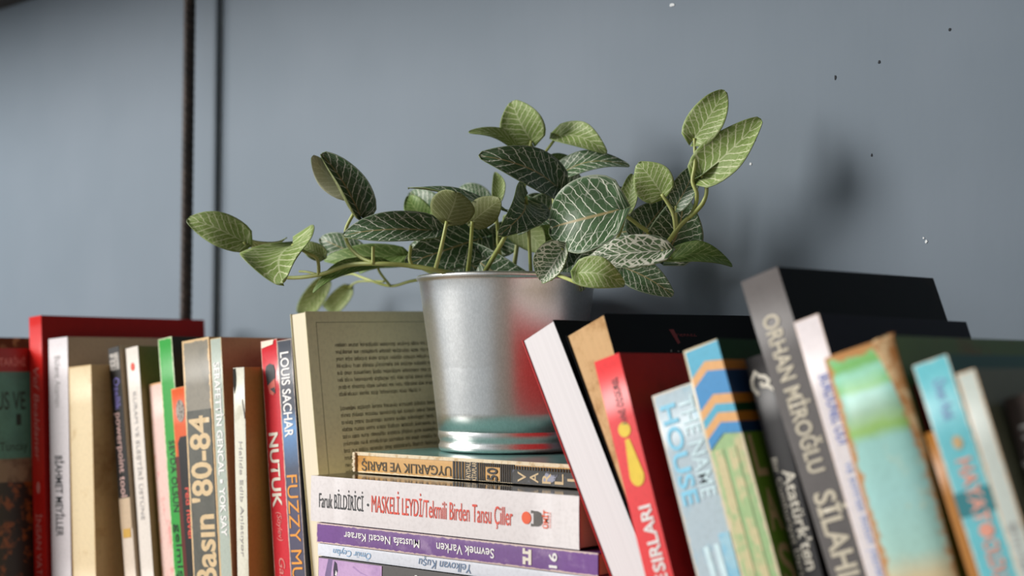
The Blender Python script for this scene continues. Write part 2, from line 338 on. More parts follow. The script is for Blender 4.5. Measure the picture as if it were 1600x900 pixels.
LEAVES = [('light', [-0.2595, -0.1947, 0.2528], [-0.2859, -0.2187, 0.2674], [0.7284, -0.615, 0.3019], 0.0118, 0.15, 0.08, 0.0),
 ('light', [-0.2683, -0.1893, 0.2566], [-0.2545, -0.1639, 0.2562], [0.1886, -0.1162, -0.9752], 0.0083, 0.2, 0.15, 0.0),
 ('light', [-0.2364, -0.1743, 0.2508], [-0.2109, -0.2034, 0.2254], [0.125, -0.5882, 0.799], 0.0254, 0.35, 0.1, 0.0),
 ('dark', [-0.1959, -0.1535, 0.2684], [-0.2127, -0.171, 0.3073], [0.918, -0.2974, 0.2624], 0.0149, 0.75, 0.04, 0.0),
 ('pale', [-0.205, -0.1546, 0.284], [-0.2138, -0.1784, 0.3049], [-0.9166, 0.3947, 0.0635], 0.0088, 0.3, 0.12, 0.0),
 ('dark', [-0.1551, -0.1305, 0.2582], [-0.1896, -0.1736, 0.2549], [0.6352, -0.5488, 0.5434], 0.013, 0.3, 0.12, 0.0),
 ('dark', [-0.2404, -0.111, 0.2469], [-0.2685, -0.1233, 0.2606], [0.4356, -0.8951, 0.0946], 0.0103, 0.25, 0.1, 0.0),
 ('mid', [-0.2138, -0.1012, 0.247], [-0.2598, -0.1279, 0.2456], [0.4798, -0.838, 0.2598], 0.0085, 0.25, 0.1, 0.0),
 ('mid', [-0.1943, -0.1366, 0.2374], [-0.2203, -0.1714, 0.2211], [0.434, -0.6272, 0.6467], 0.0069, 0.3, 0.12, 0.0),
 ('mid', [-0.2163, -0.0898, 0.2443], [-0.2497, -0.1052, 0.2377], [0.3291, -0.8701, 0.3669], 0.0069, 0.25, 0.1, 0.0),
 ('light', [-0.3576, -0.04, 0.2392], [-0.3963, -0.032, 0.213], [0.2568, -0.7518, -0.6073], 0.0084, 0.2, 0.2, 0.0),
 ('light', [-0.3442, -0.0279, 0.2333], [-0.3746, -0.0268, 0.2186], [0.1906, -0.8681, -0.4583], 0.0074, 0.2, 0.2, 0.0),
 ('light', [-0.2446, -0.1413, 0.2462], [-0.2554, -0.1513, 0.2546], [0.7295, -0.6701, 0.1373], 0.0059, 0.25, 0.1, 0.0),
 ('dark', [-0.1594, -0.081, 0.257], [-0.1827, -0.1265, 0.239], [0.7697, -0.5316, 0.3534], 0.0172, 0.2, 0.1, 0.0),
 ('dark', [-0.1345, -0.1393, 0.2618], [-0.1156, -0.1505, 0.2772], [-0.2542, 0.6077, 0.7524], 0.0138, 0.2, 0.1, 0.0),
 ('dark', [-0.125, -0.1052, 0.2721], [-0.1655, -0.1415, 0.2852], [0.3735, -0.0838, 0.9238], 0.0095, 0.2, 0.05, 0.0),
 ('dark', [-0.1296, -0.1218, 0.2628], [-0.1095, -0.1184, 0.2749], [-0.355, 0.8688, 0.3452], 0.0094, 0.25, 0.1, 0.0),
 ('mid', [-0.1923, -0.0972, 0.2692], [-0.2083, -0.0992, 0.2868], [0.5238, -0.7546, 0.3952], 0.0084, 0.25, 0.1, 0.0),
 ('dark', [-0.2131, -0.0624, 0.2711], [-0.243, -0.0636, 0.2954], [0.2992, -0.898, 0.3226], 0.0115, 0.25, 0.1, 0.0),
 ('dark', [-0.1963, -0.0354, 0.2853], [-0.2177, -0.0416, 0.2971], [0.3306, -0.9383, 0.1018], 0.0107, 0.25, 0.1, 0.0),
 ('dark', [-0.112, -0.0942, 0.2773], [-0.097, -0.1325, 0.2522], [0.8735, 0.0224, 0.4863], 0.0155, 0.5, 0.15, 0.0),
 ('dark', [-0.1025, -0.0732, 0.2864], [-0.1173, -0.1272, 0.3024], [0.9636, -0.2201, 0.152], 0.015, 0.3, 0.18, 0.0),
 ('light', [-0.1577, -0.068, 0.2826], [-0.1643, -0.0619, 0.3028], [0.5921, -0.6976, 0.4035], 0.0046, 0.25, 0.1, 0.0),
 ('dark', [-0.12, -0.0866, 0.26], [-0.0906, -0.0878, 0.2632], [-0.0752, -0.9246, 0.3734], 0.0071, 0.2, 0.1, 0.0),
 ('dark', [-0.1636, -0.0838, 0.2454], [-0.1142, -0.0792, 0.2271], [0.0295, -0.986, -0.164], 0.0147, 0.25, 0.1, 0.0),
 ('mid', [-0.1831, -0.0752, 0.2588], [-0.209, -0.0851, 0.2683], [0.4649, -0.7269, 0.5055], 0.0085, 0.25, 0.1, 0.0),
 ('mid', [-0.1456, -0.0697, 0.2682], [-0.1163, -0.0692, 0.2472], [-0.2265, 0.9288, -0.2933], 0.0107, 0.2, 0.1, 0.0),
 ('dark', [-0.176, -0.0948, 0.2475], [-0.1548, -0.0749, 0.2289], [0.4699, -0.8166, -0.3352], 0.0116, 0.25, 0.1, 0.0),
 ('light', [-0.1328, -0.0622, 0.32], [-0.1413, -0.0715, 0.3457], [0.4062, -0.8943, -0.1876], 0.0154, 0.2, 0.1, 0.0),
 ('light', [-0.1196, -0.0509, 0.3237], [-0.0844, -0.0458, 0.3096], [0.2976, -0.8516, 0.4315], 0.0099, 0.35, 0.1, 0.0),
 ('light', [-0.1377, -0.0661, 0.3134], [-0.1562, -0.0962, 0.3246], [0.7829, -0.2695, 0.5608], 0.0066, 0.2, 0.08, 0.0),
 ('light', [-0.1424, -0.0562, 0.304], [-0.1562, -0.0563, 0.3223], [0.3978, -0.8686, 0.2955], 0.0084, 0.25, 0.1, 0.0),
 ('light', [-0.1455, -0.059, 0.3057], [-0.1451, -0.0465, 0.321], [0.8006, -0.4741, 0.3664], 0.0051, 0.25, 0.1, 0.0),
 ('mid', [-0.1362, -0.0505, 0.2998], [-0.126, -0.029, 0.3113], [0.9173, -0.3858, -0.0989], 0.0084, 0.3, 0.12, 0.0),
 ('dark', [-0.1237, -0.0525, 0.2943], [-0.074, -0.0362, 0.3019], [0.1821, -0.8126, 0.5536], 0.0099, 0.2, 0.12, 0.0),
 ('dark', [-0.0375, -0.0947, 0.2655], [-0.0848, -0.1022, 0.2574], [0.1247, -0.9767, 0.1745], 0.0251, 0.3, 0.12, 0.0),
 ('white', [-0.0537, -0.1271, 0.2418], [-0.067, -0.1307, 0.2227], [0.2256, -0.9739, 0.0264], 0.0133, 0.7, 0.15, 0.0),
 ('white', [-0.0076, -0.0934, 0.24], [-0.0484, -0.1153, 0.2341], [0.3845, -0.8256, 0.4129], 0.0107, 0.2, 0.1, 0.0),
 ('light', [-0.0353, -0.1366, 0.2266], [-0.0129, -0.1231, 0.2198], [0.5437, -0.8214, 0.1726], 0.0097, 0.3, 0.2, 0.0),
 ('light', [-0.03, -0.0625, 0.2772], [-0.0401, -0.0725, 0.2956], [0.3037, -0.8955, -0.3253], 0.013, 0.15, 0.06, 0.0),
 ('light', [-0.059, -0.0606, 0.269], [-0.0547, -0.0585, 0.2918], [0.306, -0.9515, 0.0323], 0.0067, 0.4, 0.1, 0.0),
 ('dark', [-0.0239, -0.0566, 0.27], [-0.0132, -0.0491, 0.2956], [0.3275, -0.9348, 0.1374], 0.0084, 0.3, 0.1, 0.0),
 ('light', [-0.0085, -0.0593, 0.3089], [0.0059, -0.0487, 0.3373], [0.3623, -0.9186, 0.1577], 0.0117, 0.2, 0.06, 0.0),
 ('light', [-0.0062, -0.0556, 0.287], [0.0265, -0.0427, 0.3186], [0.2382, -0.9599, 0.1476], 0.0143, 0.3, 0.08, 0.0),
 ('dark', [-0.0059, -0.0554, 0.2878], [0.0185, -0.0356, 0.3082], [-0.0059, -0.7136, 0.7006], 0.0076, 0.2, 0.08, 0.0),
 ('dark', [-0.0411, -0.043, 0.2416], [-0.0259, -0.0456, 0.2777], [0.502, -0.8214, -0.2709], 0.0172, 0.25, 0.1, 0.0),
 ('dark', [-0.0584, -0.0457, 0.2535], [-0.0384, -0.0431, 0.2761], [0.4326, -0.8551, -0.2859], 0.0134, 0.25, 0.1, 0.0),
 ('mid', [-0.0325, -0.0486, 0.2393], [0.0003, -0.033, 0.2351], [0.4065, -0.6935, 0.5949], 0.0085, 0.3, 0.2, 0.0),
 ('dark', [-0.0546, -0.0675, 0.2339], [-0.027, -0.0555, 0.2167], [0.4237, -0.9046, 0.0465], 0.01, 0.25, 0.1, 0.0),
 ('dark', [-0.0782, -0.0622, 0.2424], [-0.088, -0.0691, 0.2206], [0.3612, -0.923, 0.1327], 0.0087, 0.25, 0.1, 0.0),
 ('dark', [-0.1135, -0.0534, 0.2467], [-0.0803, -0.0628, 0.2265], [-0.0814, -0.9472, 0.3102], 0.0121, 0.25, 0.1, 0.0),
 ('dark', [-0.1055, -0.0469, 0.2529], [-0.101, -0.0814, 0.2325], [0.85, -0.1813, 0.4947], 0.0121, 0.25, 0.1, 0.0),
 ('dark', [-0.0871, -0.044, 0.252], [-0.0622, -0.0473, 0.2305], [0.1993, -0.9073, 0.3703], 0.0112, 0.25, 0.1, 0.0),
 ('dark', [-0.1607, -0.0684, 0.2525], [-0.1459, -0.0566, 0.2671], [0.6701, -0.7381, -0.0786], 0.0117, 0.25, 0.1, 0.0),
 ('dark', [-0.1411, -0.0525, 0.2692], [-0.1232, -0.038, 0.2839], [0.6687, -0.7391, -0.0814], 0.0126, 0.25, 0.1, 0.0),
 ('dark', [-0.1378, -0.0368, 0.2766], [-0.1569, -0.0536, 0.2766], [0.6539, -0.7488, -0.1077], 0.011, 0.25, 0.1, 0.0),
 ('dark', [-0.1063, -0.0358, 0.2744], [-0.0856, -0.0186, 0.2869], [0.6641, -0.7436, -0.0778], 0.0124, 0.25, 0.1, 0.0),
 ('dark', [-0.0913, -0.0351, 0.2611], [-0.061, -0.0353, 0.2632], [0.0048, -0.9854, -0.1699], 0.0122, 0.25, 0.1, 0.0),
 ('mid', [-0.1193, -0.0462, 0.262], [-0.1288, -0.067, 0.2508], [0.7273, -0.5522, 0.4075], 0.0099, 0.25, 0.1, 0.0),
 ('mid', [-0.1894, -0.0808, 0.2597], [-0.1746, -0.0687, 0.2724], [0.6771, -0.7291, -0.0994], 0.0093, 0.25, 0.1, 0.0),
 ('dark', [-0.1932, -0.0829, 0.2448], [-0.2159, -0.0902, 0.2541], [0.3863, -0.8867, 0.2542], 0.0111, 0.25, 0.1, 0.0),
 ('dark', [-0.1183, -0.034, 0.2881], [-0.1335, -0.0352, 0.3054], [0.3565, -0.9004, 0.2494], 0.0101, 0.25, 0.1, 0.0)]
STEMS = [([[-0.1391, -0.074, 0.2221], [-0.1438, -0.1052, 0.2295], [-0.1449, -0.133, 0.2322], [-0.1595, -0.146, 0.2357], [-0.1743, -0.159, 0.2369], [-0.195, -0.1638, 0.2368],
   [-0.2163, -0.1687, 0.2315], [-0.2392, -0.1753, 0.2301], [-0.2507, -0.1856, 0.2338], [-0.2565, -0.1913, 0.2431], [-0.2595, -0.1947, 0.2528]],
  0.00172, 0.00099),
 ([[-0.1749, -0.1595, 0.2369], [-0.1889, -0.1587, 0.2412], [-0.202, -0.1575, 0.2496], [-0.2032, -0.1592, 0.2592], [-0.1989, -0.1562, 0.27]], 0.00123, 0.00107),
 ([[-0.1764, -0.1608, 0.2365], [-0.176, -0.1612, 0.2475]], 0.00123, 0.00107),
 ([[-0.1581, -0.1447, 0.2353], [-0.1594, -0.1462, 0.2397], [-0.1621, -0.1424, 0.2479]], 0.00123, 0.00107),
 ([[-0.1478, -0.1356, 0.233], [-0.1374, -0.1408, 0.2467], [-0.1345, -0.1393, 0.2618]], 0.0014, 0.00107),
 ([[-0.1468, -0.1079, 0.2303], [-0.1379, -0.1146, 0.2463], [-0.1296, -0.1218, 0.2628]], 0.0014, 0.00107),
 ([[-0.1402, -0.102, 0.2295], [-0.1203, -0.1122, 0.2416], [-0.1086, -0.116, 0.2517], [-0.1113, -0.1058, 0.2632]], 0.00164, 0.00123),
 ([[-0.2169, -0.1692, 0.2311], [-0.2172, -0.1701, 0.2411], [-0.2219, -0.1745, 0.2451], [-0.2364, -0.1743, 0.2508]], 0.00123, 0.00099),
 ([[-0.2163, -0.1686, 0.2311], [-0.2299, -0.1674, 0.2338], [-0.2413, -0.1641, 0.2348]], 0.0009, 0.00066),
 ([[-0.1391, -0.074, 0.2221], [-0.184, -0.0741, 0.2321], [-0.2135, -0.0865, 0.2315], [-0.2338, -0.0906, 0.2282], [-0.254, -0.0954, 0.234], [-0.2918, -0.0757, 0.2396],
   [-0.3576, -0.04, 0.2392]],
  0.00123, 0.00074),
 ([[-0.2338, -0.0906, 0.2282], [-0.2311, -0.1021, 0.2358], [-0.2326, -0.1037, 0.24]], 0.00099, 0.00082),
 ([[-0.2442, -0.0867, 0.2318], [-0.3016, -0.0573, 0.2353], [-0.3442, -0.0279, 0.2333]], 0.00082, 0.00066),
 ([[-0.1904, -0.0797, 0.2326], [-0.1999, -0.0882, 0.2364], [-0.2163, -0.0898, 0.2443], [-0.2138, -0.1012, 0.247]], 0.00099, 0.00082),
 ([[-0.1454, -0.0667, 0.2289], [-0.1456, -0.0569, 0.2755], [-0.1424, -0.0562, 0.304], [-0.1344, -0.063, 0.3117], [-0.1328, -0.0622, 0.32]], 0.00164, 0.0009),
 ([[-0.1432, -0.0565, 0.2986], [-0.1269, -0.0564, 0.3117], [-0.1196, -0.0509, 0.3237]], 0.00107, 0.00082),
 ([[-0.1425, -0.0561, 0.3015], [-0.137, -0.065, 0.3076], [-0.1377, -0.0661, 0.3134]], 0.00107, 0.00082),
 ([[-0.1486, -0.0694, 0.2289], [-0.1587, -0.0675, 0.263], [-0.1577, -0.068, 0.2826]], 0.00123, 0.0009),
 ([[-0.1235, -0.0606, 0.2262], [-0.0891, -0.0708, 0.2305], [-0.0635, -0.0621, 0.2357], [-0.0441, -0.0589, 0.2409], [-0.0303, -0.0604, 0.2454], [-0.0226, -0.0546, 0.2581],
   [-0.0166, -0.0499, 0.2657], [-0.0086, -0.0569, 0.2753], [-0.0103, -0.059, 0.2836], [-0.0088, -0.0584, 0.2942], [-0.0085, -0.0593, 0.3089]],
  0.00189, 0.00099),
 ([[-0.0178, -0.0508, 0.2634], [-0.0062, -0.0545, 0.2704], [-0.0042, -0.0533, 0.2791], [-0.0062, -0.0556, 0.287]], 0.0014, 0.00115),
 ([[-0.0238, -0.0556, 0.2566], [-0.0242, -0.0563, 0.2631], [-0.0239, -0.0566, 0.27]], 0.00123, 0.00099),
 ([[-0.0245, -0.056, 0.2546], [-0.0255, -0.0577, 0.2661], [-0.03, -0.0625, 0.2772]], 0.00131, 0.00107),
 ([[-0.071, -0.0553, 0.2345], [-0.0432, -0.0588, 0.2517], [-0.0419, -0.0716, 0.2592], [-0.0492, -0.0784, 0.2665]], 0.00148, 0.00123),
 ([[-0.1107, -0.076, 0.2251], [-0.0765, -0.1062, 0.229], [-0.0625, -0.1209, 0.2337], [-0.0537, -0.1271, 0.2418]], 0.0014, 0.00115),
 ([[-0.0797, -0.1024, 0.2294], [-0.0609, -0.1123, 0.2247], [-0.0393, -0.1264, 0.2203], [-0.0354, -0.1366, 0.2262]], 0.00131, 0.0009),
 ([[-0.0709, -0.0555, 0.2384], [-0.0353, -0.0776, 0.2386], [-0.0076, -0.0934, 0.24]], 0.00107, 0.0009),
 ([[-0.0831, -0.0526, 0.2351], [-0.0672, -0.0537, 0.2582], [-0.059, -0.0606, 0.269]], 0.00107, 0.0009),
 ([[-0.0711, -0.0553, 0.2325], [-0.0501, -0.0505, 0.2369], [-0.0325, -0.0486, 0.2393]], 0.00115, 0.0009),
 ([[-0.1203, -0.058, 0.2283], [-0.117, -0.0581, 0.2693], [-0.1174, -0.0601, 0.293]], 0.00131, 0.00099),
 ([[-0.1231, -0.0737, 0.2277], [-0.1167, -0.0837, 0.2592], [-0.1043, -0.1007, 0.2777]], 0.00131, 0.00099),
 ([[-0.1704, -0.0885, 0.2289], [-0.1611, -0.0816, 0.2454], [-0.1594, -0.081, 0.257]], 0.00123, 0.00099),
 ([[-0.1451, -0.0796, 0.2283], [-0.138, -0.0888, 0.2561], [-0.125, -0.1052, 0.2721]], 0.00115, 0.0009)]

# ------------------------------------------------------------------ the room: panelled wall, shelf boards
def wall_mat():
    t = NT('blue_grey_paint')
    st = t.noise(t.coords('Object', (90, 1, 9)), 1.0, 6, .75)
    bl = t.noise(t.coords('Object'), 5, 3)
    c = t.mix(t.smooth(bl, .35, .7), rgb('6a7783'), rgb('717d89'))
    c = t.mix(t.smooth(st, .4, .75, 0, .10), c, rgb('646f7a'))
    t.set(**{'Base Color': c, 'Roughness': .62, 'Specular IOR Level': .35})
    t.bump(t.math('ADD', st, t.noise(t.coords('Object'), 220, 3)), .10, .0005)
    return t.m
WALL = wall_mat()
SEAM = -.5434
wall = struct(box('wall_back', (-1.8, .003, -.75), (.9, .06, 1.6), flat('dark_gap', '7c868e', .8)))
box('panel', (-1.8, 0, -.75), (SEAM - .0035, .0029, 1.6), WALL, wall, .0026, 3)
box('panel', (SEAM + .0035, 0, -.75), (.9, .0029, 1.6), WALL, wall, .0026, 3)
def chip(px, z, w_, h_, mat, name):
    rnd = random.Random(int(px * 9999))
    n = 9; vs_ = []
    for i in range(n):
        a = 2 * math.pi * i / n; k = .6 + .6 * rnd.random()
        vs_.append((px + math.cos(a) * w_ * k, -.00035, z + math.sin(a) * h_ * k))
    vs_ += [(x, .0002, z_) for x, y, z_ in vs_]
    fs = [tuple(range(n - 1, -1, -1))] + [(i, (i + 1) % n, n + (i + 1) % n, n + i) for i in range(n)]
    raw(name, vs_, fs, mat, wall)
for x, z, w_, h_ in CHIPS_DARK: chip(x, z, w_, h_, flat('bare_nick', '20262c', .8), 'paint_chip')
for x, z, w_, h_ in CHIPS_PALE: chip(x, z, w_, h_, flat('paint_fleck', 'e2e6e8', .7), 'paint_fleck')

struct(box('added_wall_right', (.84, -2.6, -.75), (.9, -.0005, 1.6), flat('added_wall_brown', '7d7268', .9)))  # unseen wall added to block the fill light from the right
struct(box('added_ceiling', (-1.9, -2.6, 1.6), (.9, .06, 1.66), flat('added_ceiling_grey', '57564f', .9)))  # unseen ceiling added to hold back light from above
struct(box('added_floor', (-2.4, -2.6, -.81), (.9, .06, -.75), flat('added_floor_brown', '8a8378', .6)))  # unseen floor added for bounced light and the pot's reflections

def wood_mat():
    t = NT('shelf_wood')
    g = t.noise(t.coords('Object', (3, 40, 40)), 1.0, 5)
    t.set(**{'Base Color': t.ramp(g, [(.3, rgb('6b4a30')), (.7, rgb('9a7450'))]), 'Roughness': .55})
    return t.m
WOOD = wood_mat()
DARKWOOD = flat('shade_dark_wood', '2a231d', .6)  # wood colour darkened to carry the shade under the upper board
sh = box('shelf_board', (-1.3, -.27, -.03), (.835, -.0005, 0), WOOD, None, .002, 2)
sh['label'] = 'brown wooden shelf board running along the wall under all the books'; sh['category'] = 'shelf'
up = box('upper_shelf_board', (-1.3, -.24, UPPER_Z), (.835, -.0005, UPPER_Z + .03), DARKWOOD, None, .002, 2)
up['label'] = 'wooden shelf board above the books, its colour darkened for shade, over the top of the picture'; up['category'] = 'shelf'

# ribbed steel rod in front of the wall
def rod():
    r0, p, z0, z1, seg = .0043, .0072, -.2, 1.0, 20
    n = int((z1 - z0) / .0009)
    vs_, fs = [], []
    for i in range(n + 1):
        z = z0 + (z1 - z0) * i / n
        for k in range(seg):
            a = 2 * math.pi * k / seg
            s = math.sin(a)
            rib = max(0, math.cos(2 * math.pi * (z / p + .5 * s)) - .45) / .55 * min(1, abs(math.cos(a)) * 1.6 + .15)
            r = r0 + .0011 * rib
            if abs(s) > .93: r = r0 + .0009
            vs_.append((ROD[0] + math.cos(a) * r, ROD[1] + math.sin(a) * r, z))
    for i in range(n):
        for k in range(seg):
            k2 = (k + 1) % seg
            fs.append((i * seg + k, i * seg + k2, (i + 1) * seg + k2, (i + 1) * seg + k))
    t = NT('dark_rusted_steel')
    t.set(**{'Base Color': t.ramp(t.noise(t.coords('Object'), 90, 4), [(.35, rgb('262322')), (.7, rgb('453b36'))]),
             'Roughness': .6, 'Metallic': .35})
    o = raw('steel_rod', vs_, fs, t.m, None, True)
    o['label'] = 'dark ribbed steel rod standing upright in front of the grey wall'; o['category'] = 'rod'
rod()

# ------------------------------------------------------------------ books
INK = dict(white_ink='f2f0ee', cream_ink='e9e2d2', pink_ink='e08f88', pale_grey_ink='a9a6a6', dark_ink='3d3f42', black_ink='10140f',
           violet_ink='8c82d4', rose_ink='e2bab2', buff_ink='d8bd92', orange_ink='f0a03a', sky_ink='8fd9f7', cyan_ink='dcf6fd',
           stone_ink='d6ccb6', blue_ink='5b73c9', pale_blue_ink='9fb0e0', salmon_ink='e9a08b', red_ink='e0503c', tan_ink='c9ab7c',
           deep_red_ink='8e1f1c', grey_ink='777470', gold_ink='f2cf3c', brown_ink='4a3b1c', faint_blue_ink='8fb6d9', steel_ink='6f88a8')
def ink(k): return flat(k, INK[k], .5)
PAGE = page_mat('cream_pages', 'e2d3b4')
PAGEW = page_mat('white_pages', 'ece8ea')
LIFT = .00007

class Book:
    """local frame: x across the thickness, y from the spine towards the wall, z up the spine"""
    def __init__(s, fit, label, spine, left, right, page=PAGE, reverse=False, tilt=0., edge=None, group=None, bulge=.00015, name='paperback_book', parts=True, cat='book'):
        s.t, s.h, s.d, tb = fit['t'], fit['h'], fit['d'], fit.get('taper', 1)
        s.root = empty(name, fit['base'], label, cat, group)
        if 'matrix' in fit: s.root.rotation_euler = fit['matrix'].to_euler()
        else:
            s.root.rotation_euler = (0, -fit['lean'], 0)
            if tilt:
                M = Matrix.Rotation(tilt, 3, 'X') @ Matrix.Rotation(-fit['lean'], 3, 'Y')
                top = Vector(fit['base']) + Matrix.Rotation(-fit['lean'], 3, 'Y') @ Vector((0, 0, s.h))
                s.root.rotation_euler = M.to_euler()
                s.root.location = top - M @ Vector((0, 0, s.h))
        t, h, d = s.t, s.h, s.d
        def X(x, z): return x * (tb + (1 - tb) * z / h)
        s.X = X
        c = .0007
        # boards
        for nm, x0, x1, mt in (('cover', 0, c, left), ('cover', t - c, t, right)):
            bm = bmesh.new(); box_bm(bm, (x0, .0002 if not reverse else 0, 0), (x1, d - (.0002 if reverse else 0), h), .00025, 2)
            if tb != 1:
                for v in bm.verts:
                    if x1 == t: v.co.x += X(t, v.co.z) - t
            from_bm(nm, bm, mt, s.root)
        # page block, slightly rounded corners
        bm = bmesh.new(); inset = .0008
        box_bm(bm, (c, .0012 if not reverse else inset, inset * .7), (t - c, d - (inset if not reverse else .0012), h - inset * .7), .0002, 1)
        if tb != 1:
            for v in bm.verts: v.co.x = X(v.co.x, v.co.z)
        s.pages = from_bm('page_block', bm, page, s.root)
        # spine, gently convex
        n = 10; vs_, fs = [], []
        y0, sg = (.0002, -1) if not reverse else (d - .0002, 1)
        nz = 6
        for k in range(nz + 1):
            z = h * k / nz
            for i in range(n + 1):
                x = t * i / n; q = 2 * i / n - 1
                vs_.append((X(x, z), y0 + sg * bulge * (1 - q ** 4), z))
        m = n + 1
        for k in range(nz):
            for i in range(n): fs.append((k * m + i, k * m + i + 1, (k + 1) * m + i + 1, (k + 1) * m + i))
        nb = len(vs_)
        for k in (0, nz):
            for i in range(n + 1):
                v = vs_[k * m + i]; vs_.append((v[0], y0 - sg * .001, v[2]))
        fs.append(tuple([i for i in range(n + 1)] + [nb + i for i in range(n, -1, -1)]))
        fs.append(tuple([nz * m + i for i in range(n + 1)] + [nb + m + i for i in range(n, -1, -1)]))
        s.spine = raw('spine', vs_, fs, spine, s.root, True)
        s.bulge = bulge
        s.lift = 0
    def y(s): s.lift += 1; return -s.bulge - LIFT - .000006 * s.lift
    def text(s, txt, direction, s0, s1, x0, x1, mat, weight=0, shear=0., name='lettering'):
        if direction == 'down': o, gx, gy, L, H = (x0, s.y(), s.h - s0), (0, 0, -1), (1, 0, 0), s1 - s0, x1 - x0
        elif direction == 'up': o, gx, gy, L, H = (x1, s.y(), s.h - s1), (0, 0, 1), (-1, 0, 0), s1 - s0, x1 - x0
        else: o, gx, gy, L, H = (x0, s.y(), s.h - s1), (1, 0, 0), (0, 0, 1), x1 - x0, s1 - s0
        return lettering(s.root, txt, o, gx, gy, L, H, mat, weight, shear, name)
    def poly(s, pts, mat, name='printed_band', y=None):
        """flat shape on the spine, pts = (x, metres from top)"""
        y = s.y() if y is None else y
        n = len(pts)
        vs_ = [(x, y, s.h - q) for x, q in pts] + [(x, y + .0004, s.h - q) for x, q in pts]
        fs = [tuple(range(n)), tuple(range(2 * n - 1, n - 1, -1))] + [(i, n + i, n + (i + 1) % n, (i + 1) % n) for i in range(n)]
        return raw(name, vs_, fs, mat, s.root)
    def band(s, s0, s1, mat, x0=.0, x1=None, name='printed_band'):
        x1 = s.t if x1 is None else x1
        return s.poly([(x0, s0), (x1, s0), (x1, s1), (x0, s1)], mat, name)
    def disc(s, x, q, r, mat, name='printed_dot', rz=None, n=24):
        rz = rz or r
        return s.poly([(x + r * math.cos(2 * math.pi * i / n), q + rz * math.sin(2 * math.pi * i / n)) for i in range(n)], mat, name)
    def side(s, pts, mat, name='printed_band', lift=.0001):
        """flat shape on the right-hand cover, pts = (metres from the spine edge, metres from top)"""
        x = s.t + lift; n = len(pts)
        vs_ = [(s.X(x, s.h - q), y, s.h - q) for y, q in pts] + [(s.X(x, s.h - q) - .0004, y, s.h - q) for y, q in pts]
        fs = [tuple(range(n)), tuple(range(2 * n - 1, n - 1, -1))] + [(i, n + i, n + (i + 1) % n, (i + 1) % n) for i in range(n)]
        return raw(name, vs_, fs, mat, s.root)
    def side_text(s, txt, y0, q0, length, height, mat, weight=0, name='lettering'):
        return lettering(s.root, txt, (s.X(s.t, s.h - q0) + .00014, y0, s.h - q0), (0, 1, 0), (0, 0, 1), length, height, mat, weight, 0, name)

F = BOOK_FIT; K = MARK
def dm(k): return (F[k]['t'], F[k]['h'])
card = lambda n, h, **k: print_mat(n, h, **k)
B = {}
def bk(key, label, *a, **k):
    B[key] = Book(F[key], label, *a, **k); return B[key]

# --- far left, spine outside the picture: worn book and the large picture-cover book
a = F['red_tall']; ux, uz = math.cos(a['lean']), math.sin(a['lean'])
t0 = .026
fit0 = dict(base=[a['base'][0] - (t0 + .0012) / ux, -.229, 0.0], lean=a['lean'], t=t0, h=.1862, d=.16)
b = Book(fit0, 'book with red and teal cover over a dark picture, leftmost against the tall red book',
         card('red_cloth', 'a8201c'), card('red_cloth', 'a8201c'),
         card('brown_photo_cover', '1d1714', mottle=('8a4a1e', 90, .52, .62), rough=.35), name='picture_cover_book')
D0 = .0  # cover strip in view runs from 2 to 6 cm behind the spine edge
b.side([(.0, .0), (.16, .0), (.16, .0179), (.0, .0179)], card('red_band', '9c1512'), 'printed_band')
b.side([(.0, .0179), (.16, .0179), (.16, .0836), (.0, .0836)], card('teal_band', '4f8d80', mottle=('457c72', 40, .4, .7)), 'printed_band')
b.side([(.0, .0836), (.16, .0836), (.16, .106), (.0, .100)], card('brown_cloud', '6d5644', mottle=('8c7861', 70, .4, .6)), 'printed_band')
b.side_text('TÜRK TARİHİ', .006, .0135, .040, .0062, ink('pink_ink'))
b.side_text('YUNUS VE', 0, .0465, .0455, .0135, flat('cover_lettering', '16302b'), 1)
b.side_text('1', .0375, .0585, .004, .0085, flat('cover_lettering', '16302b'), 1)
b.side_text('Tuncay', .0235, .0775, .023, .0065, flat('cover_lettering', '16302b'))
fit1 = dict(base=[fit0['base'][0] - .0285 / ux, -.2275, 0.0], lean=a['lean'], t=.027, h=.1948, d=.15)
Book(fit1, 'old brown worn book showing only its frayed top behind the teal picture-cover book',
     card('worn_brown', '6e5036', mottle=('cbb48c', 80, .5, .6), edge='d8c8a8', wear=.004, dims=(.027, .1948)),
     card('worn_brown_cover', '5a3c24', mottle=('b89a70', 60, .5, .62)), card('worn_brown_cover', '5a3c24', mottle=('b89a70', 60, .5, .62)), name='worn_book')

# --- standing books, left of the stack
red = bk('red_tall', 'tall red hardback with a red spine, tallest book of the left row', card('scarlet_spine', 'd0201a', rough=.3, coat=.3),
   card('red_cover', '9c100c', rough=.45, spec=.2), card('red_cover', '9c100c', rough=.45, spec=.2), name='hardback_book')
red.disc(red.t * .5, K['golddot'], .0022, ink('pink_ink'), 'printed_emblem', .0045)
bk('white_thin', 'white book with grey and black spine print, right beside the tall red hardback', card('white_card', 'd9d3d6'),
   card('beige_card', 'b49e8a'), card('beige_card', 'a8917c', mottle=('a89a86', 12, .4, .7)))
bk('cream', 'thick yellowed cream book with worn blank spine, between two thinner books',
   card('old_cream', 'dcc9a4', edge='c9ab7c', wear=.0012, dims=dm('cream'), mottle=('c8ae82', 70, .55, .75)),
   card('old_beige', 'b59a70'), card('old_beige_cover', 'c4a87a', mottle=('a07d50', 25, .45, .7)))
pp = bk('powerpoint', 'thin black-topped spine with white foot and pink lettering, beside the cream book', card('pale_tan', 'd6c8b8'),
   card('sand_card', 'bfae94'), card('sand_card', 'bfae94'))
pp.band(.0, K['pp_end'], card('black_band', '161616'))
